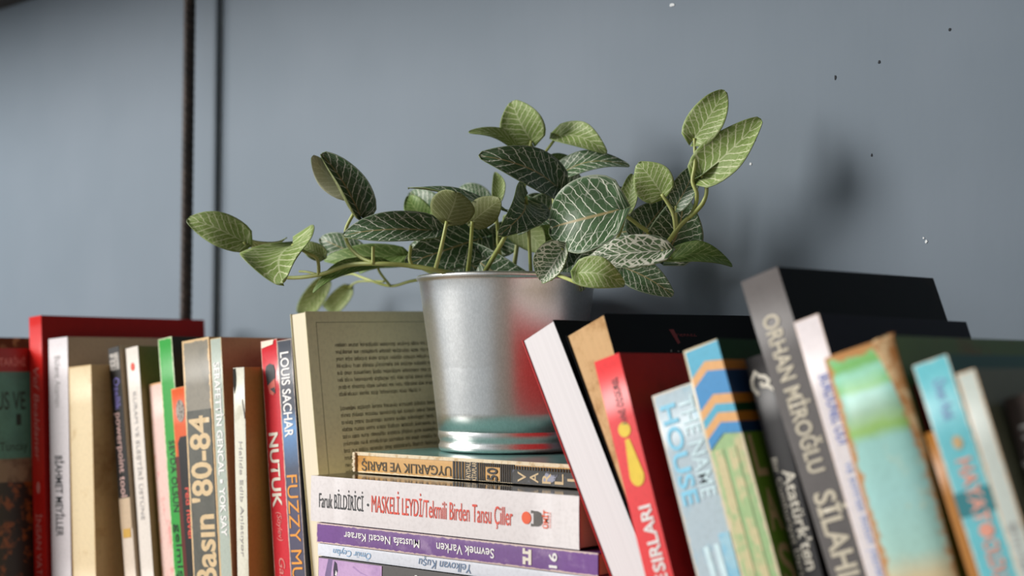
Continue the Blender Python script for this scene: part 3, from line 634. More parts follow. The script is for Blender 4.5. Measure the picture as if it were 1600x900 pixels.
pp.band(K['pp_emb0'], K['pp_emb1'], card('grey_emblem', 'a9a39c', mottle=('3b3a3c', 300, .5, .6)), .0012, pp.t - .0012, 'printed_emblem')
pp.band(K['pp_end'], K['pp_gold0'], card('tan_band', 'c5ae92'))
pp.band(K['pp_gold0'], K['pp_gold1'], card('gold_patch', 'c9a04a'), .002, pp.t - .002)
wd = bk('white_dot', 'slim white book with one red dot near the top of its spine', card('soft_white', 'e0d8cf'),
   card('stone_card', 'b8ac98'), card('olive_card', '8a7f4e'))
wd.disc(wd.t * .5, K['dot'], .0024, ink('red_ink'), 'printed_dot', .0030)
bk('pink', 'short pale pink book with reddish stains on its spine, left of the green spine',
   card('pale_pink', 'e8c6bc', mottle=('e58f8c', 45, .52, .66), edge='d9a878', wear=.0018, dims=dm('pink')), card('kraft', 'b08a60'), card('kraft', 'b08a60'))
bk('green', 'bright green spine book with black cover, right of the pink book',
   card('vivid_green', '2f9c3c', mottle=('55a85a', 20, .5, .75), edge='cdd6b0', wear=.0012, dims=dm('green')), card('leaf_cover', '1f6a2a'), card('black_card', '0c0d0c'))
og = bk('orange', 'short orange and black spine book tucked between green book and thick grey one',
   card('orange_card', 'd8581f', edge='e59a60', wear=.0008, dims=dm('orange')), card('dark_red_card', '4a130c'), card('dark_red_card', '4a130c'))
og.disc(og.t * .52, K['orange_logo'], .0048, card('logo_grey', 'a39a90', mottle=('5b534c', 400, .45, .6)), 'printed_emblem', .0078)
og.poly([(.004, K['orange_p0'] + .004), (.007, K['orange_p0']), (og.t, K['orange_p0']), (og.t, .14), (.004, .14)], card('black_panel', '171514'), 'printed_panel')
og.band(K['orange_end'], .15, card('maroon_band', '5c1a10'), .0, .0042)
og.text('red novel', 'down', K['orange_t0'], .105, .0085, .0145, ink('red_ink'), 1)
bs = bk('basin', 'thick grey worn book with large buff upward lettering, widest spine of the left row',
   card('grey_worn', '8b8578', mottle=('77746a', 35, .45, .7), edge='d9b98c', wear=.0022, dims=dm('basin')), card('buff_cover', 'b49468'), card('buff_cover', 'b49468'))
bs.band(.0486, .1915, card('slate_panel', '5d5d55', mottle=('4f5049', 60, .4, .7)), .0022, bs.t - .0016, 'printed_panel')
bk('greygreen', 'slim grey-green book with white capitals, beside the thick grey book',
   card('grey_green', 'aeb9ae', edge='c9b58c', wear=.0008, dims=dm('greygreen')), card('clay_card', 'b07f66'), card('clay_cover', 'c08e74', mottle=('a06a52', 14, .4, .7)))
tn = bk('torn', 'thin white book with torn spine top, left of the red spine with white lettering',
   card('torn_white', 'dedccc', mottle=('c9c6b2', 60, .5, .7)), card('cardboard', '9c7440'), card('cardboard_cover', 'b88d50'))
tn.poly([(.0002, .0006), (.0028, .0004), (.0034, .006), (.0030, .012), (.0012, .017), (.0002, .010)], flat('dark_tear', '1c1a10', .9), 'torn_gap')
tn.poly([(.0095, .021), (.0118, .033), (.0112, .034), (.0090, .0225)], ink('grey_ink'), 'crease')
nt = bk('nutuk', 'glossy red book with portrait and white capitals, left of the dark blue book',
   card('crimson', 'd42a36', rough=.3, edge='f0c8b8', wear=.0006, dims=dm('nutuk'), coat=.3), card('crimson_cover', '9c1a22'), card('crimson_cover', '9c1a22'))
nt.poly([(.001, .0005), (nt.t - .003, .0002), (nt.t - .004, .0032), (.006, .0040), (.001, .0048)], card('bare_paper', 'eedcc8'), 'rubbed_corner')
c0 = nt.t * .5
nt.poly([(c0 - .0050, K['hat0'] + .005), (c0 - .0038, K['hat0'] + .0015), (c0, K['hat0']), (c0 + .0040, K['hat0'] + .0014), (c0 + .0052, K['hat0'] + .0055),
         (c0 + .0046, K['hat1']), (c0 - .0005, K['hat1'] + .003), (c0 - .0036, K['hat1'] + .0045)], ink('dark_ink'), 'portrait_hat')
nt.poly([(c0 - .0034, K['hat1'] + .0042), (c0 + .0044, K['hat1'] + .0002), (c0 + .0044, K['face1'] - .003), (c0 + .002, K['face1'] + .0015), (c0 - .0016, K['face1'])],
        card('portrait_skin', 'd86a5c'), 'portrait_face')
nt.poly([(c0 - .0010, K['face1'] - .0030), (c0 + .0038, K['face1'] - .0042), (c0 + .0040, K['face1'] + .0004), (c0 + .0022, K['face1'] - .0006)], ink('dark_ink'), 'portrait_shadow')
bk('fuzzy', 'dark blue-grey spine book with white and orange capitals, beside the cream page edges',
   card('slate_blue', '4a5060', ramp=[(0, '4d525c'), (.045, '474b57'), (.058, '6d9fd4'), (.066, '5f86b4'), (.085, '4b5468'), (.12, '54506a'), (.18, '474b57')],
        dims=dm('fuzzy'), edge='b9a9a0', wear=.0007), card('navy_cover', '2b3040'), card('navy_cover', '2b3040'))
cb = bk('cream_back', 'cream book turned page edges out, its printed back cover beside the metal pot',
   card('cream_spine', 'd9cda4'), card('cream_card', 'd8cfa6'), card('cream_card', 'bcb078', mottle=('b5a86c', 12, .4, .7)), page=page_mat('ivory_pages', 'eadfc6'), reverse=True, tilt=R(1.6))
# printed frame and blurb of the back cover: each line a run of letter strokes
fr = card('olive_ink', '5d5730')
for pts in ([(.0083, .0072), (.1180, .0072), (.1180, .0075), (.0083, .0075)], [(.0083, .0072), (.0086, .0072), (.0086, .19), (.0083, .19)]): cb.side(pts, fr, 'printed_frame')
def blurb(bk_, y0, y1, rows, q0, step, mat):
    rnd = random.Random(5); vs_, fs = [], []
    def quad(ya, yb, qa, qb):
        n = len(vs_); x = bk_.t + .00012
        for y, q in ((ya, qa), (yb, qa), (yb, qb), (ya, qb)): vs_.append((x, y, bk_.h - q))
        fs.append((n, n + 1, n + 2, n + 3))
    for i, frac in enumerate(rows):
        if frac == 0: continue
        y = y0; q = q0 + i * step; xh = .0019
        end = y0 + (y1 - y0) * frac
        while y < end:
            for _ in range(rnd.randint(3, 10)):
                wd_ = rnd.uniform(.0009, .0016)
                if y + wd_ > end: break
                asc = .0009 if rnd.random() < .22 else 0; desc = .0007 if rnd.random() < .1 else 0
                quad(y, y + .0003, q - xh - asc, q + desc)
                quad(y + wd_ - .0003, y + wd_, q - xh, q)
                if rnd.random() < .65: quad(y, y + wd_, q - xh, q - xh + .0003)
                if rnd.random() < .55: quad(y, y + wd_, q - .0003, q)
                y += wd_ + .0004
            y += .0014
    o = raw('blurb_text', vs_, fs, mat, bk_.root); o['kind'] = 'stuff'
blurb(cb, .0232, .112, [1, 1, 1, 1, 1, 1, 1, .86, 0, 1, 1, 1, 1, 1, 1, 1, 1, 1, 1], .0236, .00465, card('blurb_ink', '2c2a16'))

# --- leaning books, right of the stack
wp = bk('white_pages', 'thick book turned white page edges out, leaning on the stack beside the pot', card('red_spine', 'b5161a'),
   card('red_back', 'c01a1c', rough=.3), card('black_gloss', '08080a', rough=.4, spec=.08), page=PAGEW, reverse=True)
tp = bk('tan_pages', 'old book turned tan page edges out with black cover, behind the red spine',
   card('black_gloss', '08080a', rough=.4, spec=.08), card('black_gloss', '08080a', rough=.4, spec=.08), card('black_gloss', '08080a', rough=.4, spec=.08),
   page=page_mat('tan_stained_pages', 'dcb585', stain='9c6a34'), reverse=True, tilt=R(1.0))
tp.side([(.0530, .0085), (.0572, .0085), (.0600, .0160), (.0575, .0168)], ink('deep_red_ink'), 'printed_emblem')
tp.side_text('MERKEZ', .0585, .0125, .0190, .0024, ink('deep_red_ink'))
tp.side_text('7. Ulusal', .0475, .0212, .050, .0062, ink('grey_ink'))
sr = bk('sirlari', 'red book with yellow exclamation mark on its spine, leaning right of the pot',
   card('signal_red', 'ee4245', rough=.38), card('dark_red', 'b01816', rough=.45, spec=.2, mottle=('8c1210', 30, .5, .7)), card('dark_red', 'b01816', rough=.45, spec=.2, mottle=('8c1210', 30, .5, .7)))
xm = sr.t * .56
sr.disc(xm - .0004, K['ball'], .0036, ink('gold_ink'), 'printed_dot', .0036)
d0, d1 = K['drop0'], K['drop1']
sr.poly([(xm - .0014, d0), (xm + .0012, d0)] + [(xm + .0004 + .0042 * math.cos(q), d1 - .005 + .0052 * math.sin(q)) for q in [math.pi * i / 10 for i in range(11)]],
        ink('gold_ink'), 'printed_exclamation')
ho = bk('house', 'pale blue worn pocket book with bright blue capitals, left of the zigzag-banded book',
   card('ice_blue', 'b8cad4', mottle=('86bcd6', 38, .52, .68), edge='d6cfc4', wear=.0014, dims=dm('house')), card('ice_cover', '8fb0c4'), card('ice_cover', '4f6a78'))
for x in (.38, .62): ho.poly([(ho.t * x - .0014, K['hII']), (ho.t * x + .0014, K['hII']), (ho.t * x + .0028, .12), (ho.t * x - .0002, .12)], ink('cyan_ink'), 'printed_stroke')
ho.band(K['hII'] - .004, .12, card('sky_patch', '7cc4e6', mottle=('a9d4e6', 60, .45, .6)), ho.t * .72, ho.t * .97, 'printed_patch')
cv = bk('chevron', 'book with blue and orange zigzag bands over a pale green spine',
   card('pale_green', 'a3c48c', mottle=('d2c79a', 45, .46, .6), edge='e0d0b0', wear=.0016, dims=dm('chevron')),
   card('moss_cover', '5c8a2c'), card('moss_front', '78a838'))
def zig(bk_, q0, q1, mat):
    t = bk_.t; m = t * .52; rise = .0058; e = .0012
    bk_.poly([(e, q0 + rise), (m, q0), (t, q0 + rise * .35), (t, q1 + rise * .35), (m, q1), (e, q1 + rise)], mat, 'printed_chevron')
blue, lblue, orng = card('chevron_blue', '3f93cf'), card('chevron_teal', '55b4d4'), card('chevron_orange', 'eab070')
cv.poly([(.0012, .0012), (cv.t, .0006), (cv.t, K['ch1'] + .002), (cv.t * .52, K['ch1']), (.0012, K['ch1'] + .0058)], lblue, 'printed_chevron')
zig(cv, K['ch1'], K['ch1'] + .0045, orng); zig(cv, K['ch1'] + .0045, K['ch1'] + .0155, blue)
zig(cv, K['ch1'] + .0155, K['ch1'] + .0200, orng); zig(cv, K['ch1'] + .0200, K['ch1'] + .0240, lblue)
zig(cv, K['ch1'] + .0240, K['ch1'] + .0285, orng); zig(cv, K['ch1'] + .0285, K['ch1'] + .0335, blue)
q = K['ch1'] + .002
navy, dgreen, dorng = card('cover_navy', '1d3f6b'), card('cover_green', '14492c'), card('cover_orange', 'c9822a')
for q0, q1, mt in ((0, q, dgreen), (q, q + .0045, dorng), (q + .0045, q + .0155, navy), (q + .0155, q + .02, dorng), (q + .02, q + .024, dgreen),
                   (q + .024, q + .0285, dorng), (q + .0285, q + .0335, navy)):
    cv.side([(0, q0), (.12, q0), (.12, q1), (0, q1)], mt, 'printed_band')
for i, ch in enumerate('LAS'): cv.side_text(ch, .0035, .063 + .0245 * i, .0095, .0185, flat('cover_capital', 'ead0a0'), 2)
for x in (.26, .62): cv.band(.048, .16, card('pale_khaki_print', 'd8cc9e', mottle=('a9c68e', 110, .46, .60)), cv.t * x - .0020, cv.t * x + .0024)
at_ = bk('ataturk', 'black book with pale swirl emblem, squeezed left of the thick grey-black book',
   card('matt_black', '2c2a2b'), card('matt_black', '2c2a2b'), card('matt_black', '2c2a2b'))
def swirl(bk_, cx, cq, s, mat):
    path = [(-.55, 1.0), (-.95, .35), (-.9, -.3), (-.35, -1.0), (-.1, -.55), (.45, -.35), (.75, .05), (.45, .45), (.0, .35), (-.05, .0)]
    path = [Vector((x, y, 0)) for x, y in path]
    left, right = [], []
    for i, pnt in enumerate(path):
        tg = (path[min(i + 1, len(path) - 1)] - path[max(i - 1, 0)]).normalized(); nn = Vector((-tg.y, tg.x, 0)) * .17
        left.append(pnt + nn); right.append(pnt - nn)
    y = bk_.y(); vs_ = []
    for l_, r_ in zip(left, right):
        for v in (l_, r_): vs_.append((cx + v.x * s, y, bk_.h - (cq + v.y * s)))
    fs = [(2 * i, 2 * i + 1, 2 * i + 3, 2 * i + 2) for i in range(len(path) - 1)]
    raw('printed_emblem', vs_, fs, mat, bk_.root)
    bk_.poly([(cx + .1 * s, cq + .3 * s), (cx + .45 * s, cq + .15 * s), (cx + 1.2 * s, cq + 1.0 * s), (cx + .9 * s, cq + 1.0 * s)], mat, 'printed_emblem')
swirl(at_, at_.t * .5, K['swirl'], .0052, ink('cream_ink'))
bk('orhan', 'tallest thick grey-black book with stone coloured capitals, highest of the leaning row',
   card('charcoal_spine', '625d5c', rough=.5, mottle=('575352', 30, .4, .7)), card('charcoal', '3a3838'),
   card('black_print', '0a0b0a', mottle=('1c1511', 30, .5, .7), rough=.45, spec=.08), tilt=R(.8), name='hardback_book')
bk('white_blue', 'slim white book with blue lettering and navy cover, right of the tallest book',
   card('lilac_white', 'e9e0e2', edge='f0d9cc', wear=.0006, dims=dm('white_blue')), card('navy_black', '121020', spec=.1), card('navy_black', '121020', spec=.1))
wg = bk('worn_green', 'fat battered green and turquoise book with torn brown spine edges',
   card('worn_turquoise', '9cc9bf', ramp=[(0, '8fce9c'), (.007, '74b35c'), (.010, '93d2b8'), (.016, '7fbf78'), (.019, '9dd3c8'), (.026, '8fb79c'), (.0305, '9cc48a'),
        (.0335, '8fbc5a'), (.038, '97cbc4'), (.06, '9fd0cc'), (.082, 'a6cfc4'), (.092, 'd3c39c'), (.104, 'dcb88c'), (.13, 'cdbd96'), (.18, 'b9c0a0')], dims=dm('worn_green'),
        mottle=('d2cba6', 42, .56, .72), edge='b98450', wear=.0042), card('forest_cover', '2f4a28'), card('forest_front', '56743c', mottle=('6b5a22', 22, .5, .7)), bulge=.0030, name='worn_book')
wg.side([(.004, .020), (.010, .020), (.010, .075), (.006, .075)], ink('deep_red_ink'), 'printed_band')
# torn paper standing up at the head of the spine
rnd = random.Random(3); vs_, fs = [], []
n = 15
for i in range(n):
    x = wg.t * (.74 + .26 * i / (n - 1)); up_ = .0002 + .0012 * rnd.random() * (.4 + i / n)
    yb = -.0029 * (1 - (2 * x / wg.t - 1) ** 4) - .0008
    vs_ += [(x, yb, wg.h - .055 * (i / n) ** 1.5 - .004), (x, yb - .0004, wg.h - .001), (x + .0006, yb + .0008, wg.h + up_)]
for i in range(n - 1):
    for k in range(2): fs.append((3 * i + k, 3 * i + 3 + k, 3 * i + 4 + k, 3 * i + 1 + k))
raw('torn_paper', vs_, fs, card('torn_kraft', 'b4793f', mottle=('d9b98c', 130, .45, .6), rough=.8), wg.root)
bk('brown_thin', 'very thin brown spine between the battered green book and the turquoise one', card('caramel', 'b5762c'), card('caramel', 'b5762c'), card('caramel', '8a5a20'))
te = bk('teal', 'turquoise spine book with salmon capitals, towards the right end of the row',
   card('turquoise', '66bfcb', mottle=('78c8d2', 25, .4, .7), edge='d6d9cc', wear=.0007, dims=dm('teal')), card('teal_cover', '1d5a56'), card('teal_cover', '174a46'))
te.band(K['tb0'], K['tb1'], card('teal_dark_band', '2f7f88'))
te.disc(te.t * .55, K['td'], .0020, ink('tan_ink'), 'printed_dot', .0026)
te.disc(te.t * .57, K['td2'], .0030, ink('salmon_ink'), 'printed_dot', .0028)
bk('white_grey', 'slim greyish white book with dull green cover, right of the turquoise spine',
   card('chalk', 'c6cfc8', edge='d8bfa0', wear=.0009, dims=dm('white_grey')), card('sage_cover', '6a7464'), card('sage_cover', '66705e'))
bk('dark_brown', 'dark brown book with pale lettering, last spine at the right edge', card('umber', '4f4440'), card('umber', '4f4440'), card('umber', '4f4440'))

for key, txt, dr, s0, s1, x0, x1, c, wt in SPINE_TEXT:
    B[key].text(txt, dr, s0, s1, x0, x1, ink(c), wt, .25 if txt in ('(Söylev)', 'Gazi', 'Vef Bealdaner') else 0.)

# ------------------------------------------------------------------ the lying stack
# a lying book: its head to the left, its spine to the room
LIE = Matrix(((0, 0, -1), (0, 1, 0), (1, 0, 0)))
def lying(x0, x1, y, z0, z1, d, yaw=0.):
    M = Matrix.Rotation(yaw, 3, 'Z') @ LIE
    return dict(base=(x1, y, z0), matrix=M, t=z1 - z0, h=x1 - x0, d=d)
def ltext(b, txt, dr, xa, xb, za, zb, mat, wt=0, shear=0., name='lettering'):
    """xa..xb, za..zb in room metres"""
    s0, s1 = xa - b.x0, xb - b.x0
    return b.text(txt, dr, s0, s1, za - b.z0, zb - b.z0, mat, wt, shear, name)
def lbook(x0, x1, y, z0, z1, d, *a, **k):
    b = Book(lying(x0, x1, y, z0, z1, d), *a, **k); b.x0, b.z0 = x0, z0; return b
def lbox(b, xa, xb, za, zb, mat, name='printed_band'):
    return b.poly([(za - b.z0, xa - b.x0), (zb - b.z0, xa - b.x0), (zb - b.z0, xb - b.x0), (za - b.z0, xb - b.x0)], mat, name)

# bottom: thick book with a violet portrait photograph along its spine
pb = lbook(-.2018, .012, -.181, .0, .0588, .150, 'thick grey book with violet portrait spine, lowest of the stack',
    card('pewter', '5b5857'), card('black_gloss', '0b0a0c'), card('black_gloss', '0b0a0c'), name='lying_book')
lbox(pb, -.2012, -.146, .0015, .0580, card('violet_portrait', 'c9a6d2', mottle=('a784b8', 22, .48, .72)), 'portrait_print')
def blob(b, pts, mat, name): return b.poly([(z - b.z0, x - b.x0) for x, z in pts], mat, name)
blob(pb, [(-.1925, .0582), (-.1885, .0582), (-.1900, .0480), (-.1935, .0440), (-.1955, .0480)], card('portrait_hair', '7d6a94'), 'portrait_hair')
blob(pb, [(-.1868, .0575), (-.1846, .0560), (-.1838, .0520), (-.1850, .0485), (-.1876, .0470), (-.1880, .0520)], card('portrait_eye', '3d3448'), 'portrait_eye')
blob(pb, [(-.1856, .0520), (-.1846, .0505), (-.1852, .0486), (-.1864, .0490)], ink('white_ink'), 'portrait_eye_glint')
blob(pb, [(-.1700, .0560), (-.1640, .0530), (-.1560, .0510), (-.1640, .0520), (-.1710, .0550)], card('portrait_shade', 'b08fc0'), 'portrait_brow')
ltext(pb, 'A N N A', 'down', -.1245, -.055, .030, .0555, ink('white_ink'), 2)
yk = lbook(-.2035, .0085, -.180, .0592, .0665, .140, 'thin white lying book with pale blue upside-down lettering, directly under the violet book',
    card('porcelain', 'd6d9e2'), card('porcelain', 'd6d9e2'), card('porcelain', 'd6d9e2'), name='lying_book')
ltext(yk, 'Ömür Ceylan', 'up', -.1895, -.1565, .0605, .0645, ink('faint_blue_ink'), 0, .2)
ltext(yk, 'Yelkovan Kuşu', 'up', -.1170, -.0765, .0602, .0652, ink('steel_ink'), 0, .2)
pu = lbook(-.2046, .0118, -.1803, .0669, .0790, .128, 'worn violet book lying under the glossy white one, upside-down white lettering',
    card('violet_worn', '74508c', mottle=('9a7fa8', 70, .5, .72), edge='cdb8b0', wear=.0011, dims=(.0121, .2164)), card('violet_cover', '5a3470'), card('violet_cover', '5a3470'), name='lying_book')
ltext(pu, 'Mustafa Necati Karaer', 'up', -.1795, -.1160, .0708, .0754, ink('white_ink'), 1)
ltext(pu, 'Sevmek Varken', 'up', -.1025, -.0590, .0700, .0752, ink('white_ink'), 1)
ltext(pu, '16', 'flat', -.0205, -.0150, .0688, .0768, ink('white_ink'), 2)
for xa, xb, za, zb in ((-.0385, -.0365, .0690, .0730), (-.0385, -.0330, .0710, .0725), (-.0345, -.0325, .0690, .0770), (-.0385, -.0330, .0745, .0760), (-.0385, -.0368, .0745, .0775)):
    lbox(pu, xa, xb, za, zb, ink('cream_ink'), 'printed_monogram')
mk = lbook(-.2103, -.0006, -.180, .0796, .1072, .138, 'glossy white book with black and red title lying second below the pot',
    card('gloss_white', 'e6e0e0', rough=.22, coat=.5, mottle=('d9d2d2', 20, .5, .7)), card('charcoal_gloss', '1a1818', rough=.12), card('charcoal_gloss', '1a1818', rough=.12, coat=.6), bulge=.0002, name='lying_book')
ltext(mk, 'Faruk BİLDİRİCİ', 'down', -.2025, -.1632, .0884, .0976, ink('dark_ink'), 0)
mk.disc(.0925 - mk.z0, -.1592 - mk.x0, .0008, ink('dark_ink'), 'printed_dot')
ltext(mk, 'MASKELİ LEYDİ/Tekmili Birden Tansu Çiller', 'down', -.1560, -.0460, .0886, .0990, ink('red_ink'), 0)
mk.disc(.0936 - mk.z0, -.0362 - mk.x0, .0033, flat('logo_orange', 'f0643c', .4), 'printed_emblem')
for i in range(9):
    x = -.0330 + .0009 * i; hh = .0040 * math.sqrt(max(.05, 1 - (max(0, i - 4) / 5) ** 2))
    inner = .0040 if i < 2 else 0
    if inner:
        lbox(mk, x, x + .0006, .0968 - .0005 + .0002 * i, .0978, ink('grey_ink'), 'printed_emblem'); lbox(mk, x, x + .0006, .0894, .0904 + .0005 - .0002 * i, ink('grey_ink'), 'printed_emblem')
    else: lbox(mk, x, x + .0006, .0936 - hh, .0936 + hh, ink('grey_ink'), 'printed_emblem')
ltext(mk, 'ÜMİT', 'flat', -.0245, -.0212, .0890, .0985, flat('logo_orange', 'f0643c', .4), 2)
ltext(mk, 'YAYINCILIK', 'flat', -.0203, -.0193, .0892, .0978, flat('logo_orange', 'f0643c', .4), 0)

uy = lbook(-.2026, -.0235, -.1500, .1079, .1202, .116, 'old battered tan and black spine book lying topmost, under the metal pot',
    card('kraft_tan', 'd6a663', mottle=('b88444', 50, .5, .72), edge='ead7b4', wear=.0010, dims=(.0123, .1791)), card('teal_lid', '2f6f6a'),
    card('teal_lid_top', '74aaa6', rough=.22, coat=.5, mottle=('4f8a88', 30, .45, .7)) , bulge=.0002, page=PAGE, name='worn_lying_book')
uy.band(.0, .1791, card('torn_cream', 'ead9ba', mottle=('d0b48a', 200, .5, .65), rough=.8), .0106, uy.t + .0004, 'torn_edge')
ltext(uy, 'UYGARLIK VE BARIŞ', 'up', -.1970, -.1200, .1092, .1152, ink('brown_ink'), 1)
for i in range(4): lbox(uy, -.1187 + .0024 * i, -.1172 + .0024 * i, .1083, .1186, flat('label_black', '1a1712'), 'printed_stripe')
lbox(uy, -.1090, -.0982, .1082, .1186, flat('label_black', '1a1712'), 'printed_panel')
ltext(uy, 'FAYDALI', 'flat', -.1080, -.1044, .1080, .1186, ink('buff_ink'), 1)
ltext(uy, 'KİTAPLAR', 'flat', -.1034, -.0998, .1080, .1186, ink('buff_ink'), 1)
for i in range(17):
    x = -.0974 + .0016 * i
    if -.0930 < x < -.0822:
        lbox(uy, x, x + .0009, .1165, .1186, flat('label_black', '1a1712'), 'printed_stripe'); lbox(uy, x, x + .0009, .1082, .1086, flat('label_black', '1a1712'), 'printed_stripe')
    else: lbox(uy, x, x + .0009, .1083, .1186, flat('label_black', '1a1712'), 'printed_stripe')
ltext(uy, '50', 'flat', -.0915, -.0838, .1088, .1160, flat('label_black', '1a1712'), 2)
lbox(uy, -.0722, -.0240, .1081, .1160, card('scuffed_black', '211d18', mottle=('6f7080', 120, .56, .66)), 'printed_panel')
for i in range(24): lbox(uy, -.0716 + .0020 * i, -.0706 + .0020 * i, .1160, .1180, flat('label_black', '1a1712'), 'printed_stripe')
blob(uy, [(-.0502, .1105), (-.0440, .1096), (-.0405, .1112), (-.0385, .1150), (-.0425, .1140), (-.0470, .1158)], card('torn_scuff', '9a9cae', mottle=('3a3740', 160, .5, .62)), 'torn_patch')
for i, ch in enumerate('VARLIK'): ltext(uy, ch, 'flat', -.0680 + .0090 * i, -.0618 + .0090 * i, .1092 if ch != 'I' else .1113, .1150 if ch != 'I' else .1127, ink('buff_ink'), 1)
# frayed roll of paper at the head of the spine
bm = bmesh.new()
for i in range(11):
    rnd = random.Random(i)
    box_bm(bm, (-.2040 + rnd.uniform(-.0006, .0003), -.1516 + rnd.uniform(-.0003, .0003), .1082 + .0011 * i), (-.2018, -.1470 + rnd.uniform(-.001, .001), .1092 + .0011 * i + rnd.uniform(0, .0004)), .0002)
fo = from_bm('frayed_paper', bm, MATS['torn_cream']); fo.parent = uy.root; fo.matrix_parent_inverse = (Matrix.Translation(uy.root.location) @ uy.root.rotation_euler.to_matrix().to_4x4()).inverted()

# ------------------------------------------------------------------ metal pot and trailing plant
PX, PY, PZ = POT
plant = empty('potted_plant', (PX, PY, PZ), 'trailing green plant with pale net-veined leaves in a galvanised metal pot on the stack', 'plant')
PI = Matrix.Translation((PX, PY, PZ)).inverted()
def under(o): o.parent = plant; o.matrix_parent_inverse = PI; return o
def metal():
    t = NT('galvanised_steel')
    co = t.coords('Object')
    sp = t.noise(t.coords('Object', (900, 900, 500)), 1.0, 3, .7)
    big = t.noise(co, 30, 3)
    c = t.mix(t.smooth(sp, .35, .7), (.84, .84, .82, 1), (.95, .95, .935, 1))
    t.set(**{'Base Color': c, 'Metallic': 1., 'Roughness': t.math('MULTIPLY_ADD', big, .10, t.math('MULTIPLY_ADD', sp, .08, .25)),
             'Anisotropic': .0})
    t.bump(sp, .10, .0003)
    return t.m
def pot():
    H = .1108
    prof = [(.0, .0006), (.0405, .0006), (.0425, 0), (.0433, .0012), (.0436, .0032), (.0428, .0046), (.0426, .0060), (.0433, .0074), (.0440, .0100), (.0438, .0125),
            (.0428, .0142), (.0427, .0160), (.0434, .0180), (.0440, .0200)]
    for i in range(1, 13): prof.append((.0440 + (.0563 - .0440) * i / 12, .0200 + (.1060 - .0200) * i / 12))
    prof += [(.0567, .1072), (.0576, .1078), (.0582, .1090), (.0579, .1102), (.0570, .1107), (.0561, .1101), (.0556, .1088)]
    for i in range(1, 9): prof.append((.0553 - .0115 * i / 8, .1075 - .095 * i / 8))
    prof.append((0, .0120))
    seg = 96; vs_, fs = [], []
    for r, z in prof:
        for k in range(seg):
            a = 2 * math.pi * k / seg; vs_.append((PX + r * math.cos(a), PY + r * math.sin(a), PZ + z))
    for i in range(len(prof) - 1):
        for k in range(seg):
            k2 = (k + 1) % seg; fs.append((i * seg + k, i * seg + k2, (i + 1) * seg + k2, (i + 1) * seg + k))
    under(raw('metal_pot', vs_, fs, metal(), None, True))
    vs_, fs = [(PX, PY, PZ + .099)], []
    rr = random.Random(1)
    for j, r in enumerate((.018, .036, .0545)):
        for k in range(32):
            a = 2 * math.pi * k / 32; vs_.append((PX + r * math.cos(a), PY + r * math.sin(a), PZ + .097 + (rr.uniform(-.002, .003) if j < 2 else -.001)))
    for k in range(32):
        fs.append((0, 1 + k, 1 + (k + 1) % 32))
        for j in range(2): fs.append((1 + j * 32 + k, 33 + j * 32 + k, 33 + j * 32 + (k + 1) % 32, 1 + j * 32 + (k + 1) % 32))
    under(raw('soil', vs_, fs, flat('dark_soil', '241c15', .95), None, True))
pot()

def leaf_mat(name, base, base2, vein, ncount, lat_w, net_w, net_amt, rib, rough=.42, trans=.0, ribcol=None):
    t = NT(name)
    uv = t.n('ShaderNodeUVMap', uv_map='leaf').outputs[0]
    sp = t.n('ShaderNodeSeparateXYZ'); t.put(sp.inputs[0], uv)
    dn = t.noise(uv, 5, 2)
    u = t.math('MULTIPLY_ADD', t.math('SUBTRACT', dn, .5), .07, sp.outputs[0])
    av = t.math('ABSOLUTE', sp.outputs[1])
    # lateral veins leave the midrib and sweep towards the tip
    ph = t.math('MULTIPLY', t.math('SUBTRACT', u, t.math('MULTIPLY', t.math('POWER', av, .85), t.math('MULTIPLY_ADD', sp.outputs[0], -.22, .40))), ncount)
    d = t.math('PINGPONG', t.math('ADD', ph, 20.), .5)
    lat = t.smooth(d, lat_w * .4, lat_w, 1, 0)
    lat = t.math('MULTIPLY', lat, t.smooth(av, .86, .97, 1, 0))
    vo = t.n('ShaderNodeTexVoronoi', feature='DISTANCE_TO_EDGE')
    mp = t.n('ShaderNodeMapping'); t.put(mp.inputs[0], t.mix(.08, uv, t.n('ShaderNodeTexNoise').outputs[1])); mp.inputs[3].default_value = (9, 3.6, 1)
    t.put(vo.inputs['Vector'], uv if False else mp.outputs[0]); vo.inputs['Scale'].default_value = 1.0
    net = t.math('MULTIPLY', t.smooth(vo.outputs['Distance'], net_w * .4, net_w, 1, 0), net_amt)
    net = t.math('MULTIPLY', net, t.smooth(av, .15, .65, .25, 1))
    mid = t.math('MULTIPLY', t.smooth(av, .018, .05, 1, 0), rib)
    m = t.math('MAXIMUM', lat, net) if ribcol else t.math('MAXIMUM', lat, t.math('MAXIMUM', net, mid))
    edge = t.smooth(av, .94, 1.0, 0, .35)
    b = t.mix(t.smooth(t.noise(uv, 3, 3), .35, .7), rgb(base), rgb(base2))
    b = t.mix(t.math('MULTIPLY', t.noise(uv, 34, 2), .10), b, rgb(vein))
    c = t.mix(t.math('MAXIMUM', t.math('MULTIPLY', m, .92), edge), b, rgb(vein))
    if ribcol: c = t.mix(mid, c, rgb(ribcol))
    t.set(**{'Base Color': c, 'Roughness': rough, 'Specular IOR Level': .3})
    t.bump(m, -.25, .0006)
    # light passing through the thin blade
    tr = t.n('ShaderNodeBsdfTranslucent'); t.put(tr.inputs[0], c)
    mx = t.n('ShaderNodeMixShader'); mx.inputs[0].default_value = trans
    t.t.links.new(t.b.outputs[0], mx.inputs[1]); t.t.links.new(tr.outputs[0], mx.inputs[2])
    t.t.links.new(mx.outputs[0], t.t.nodes['Material Output'].inputs[0])
    return t.m
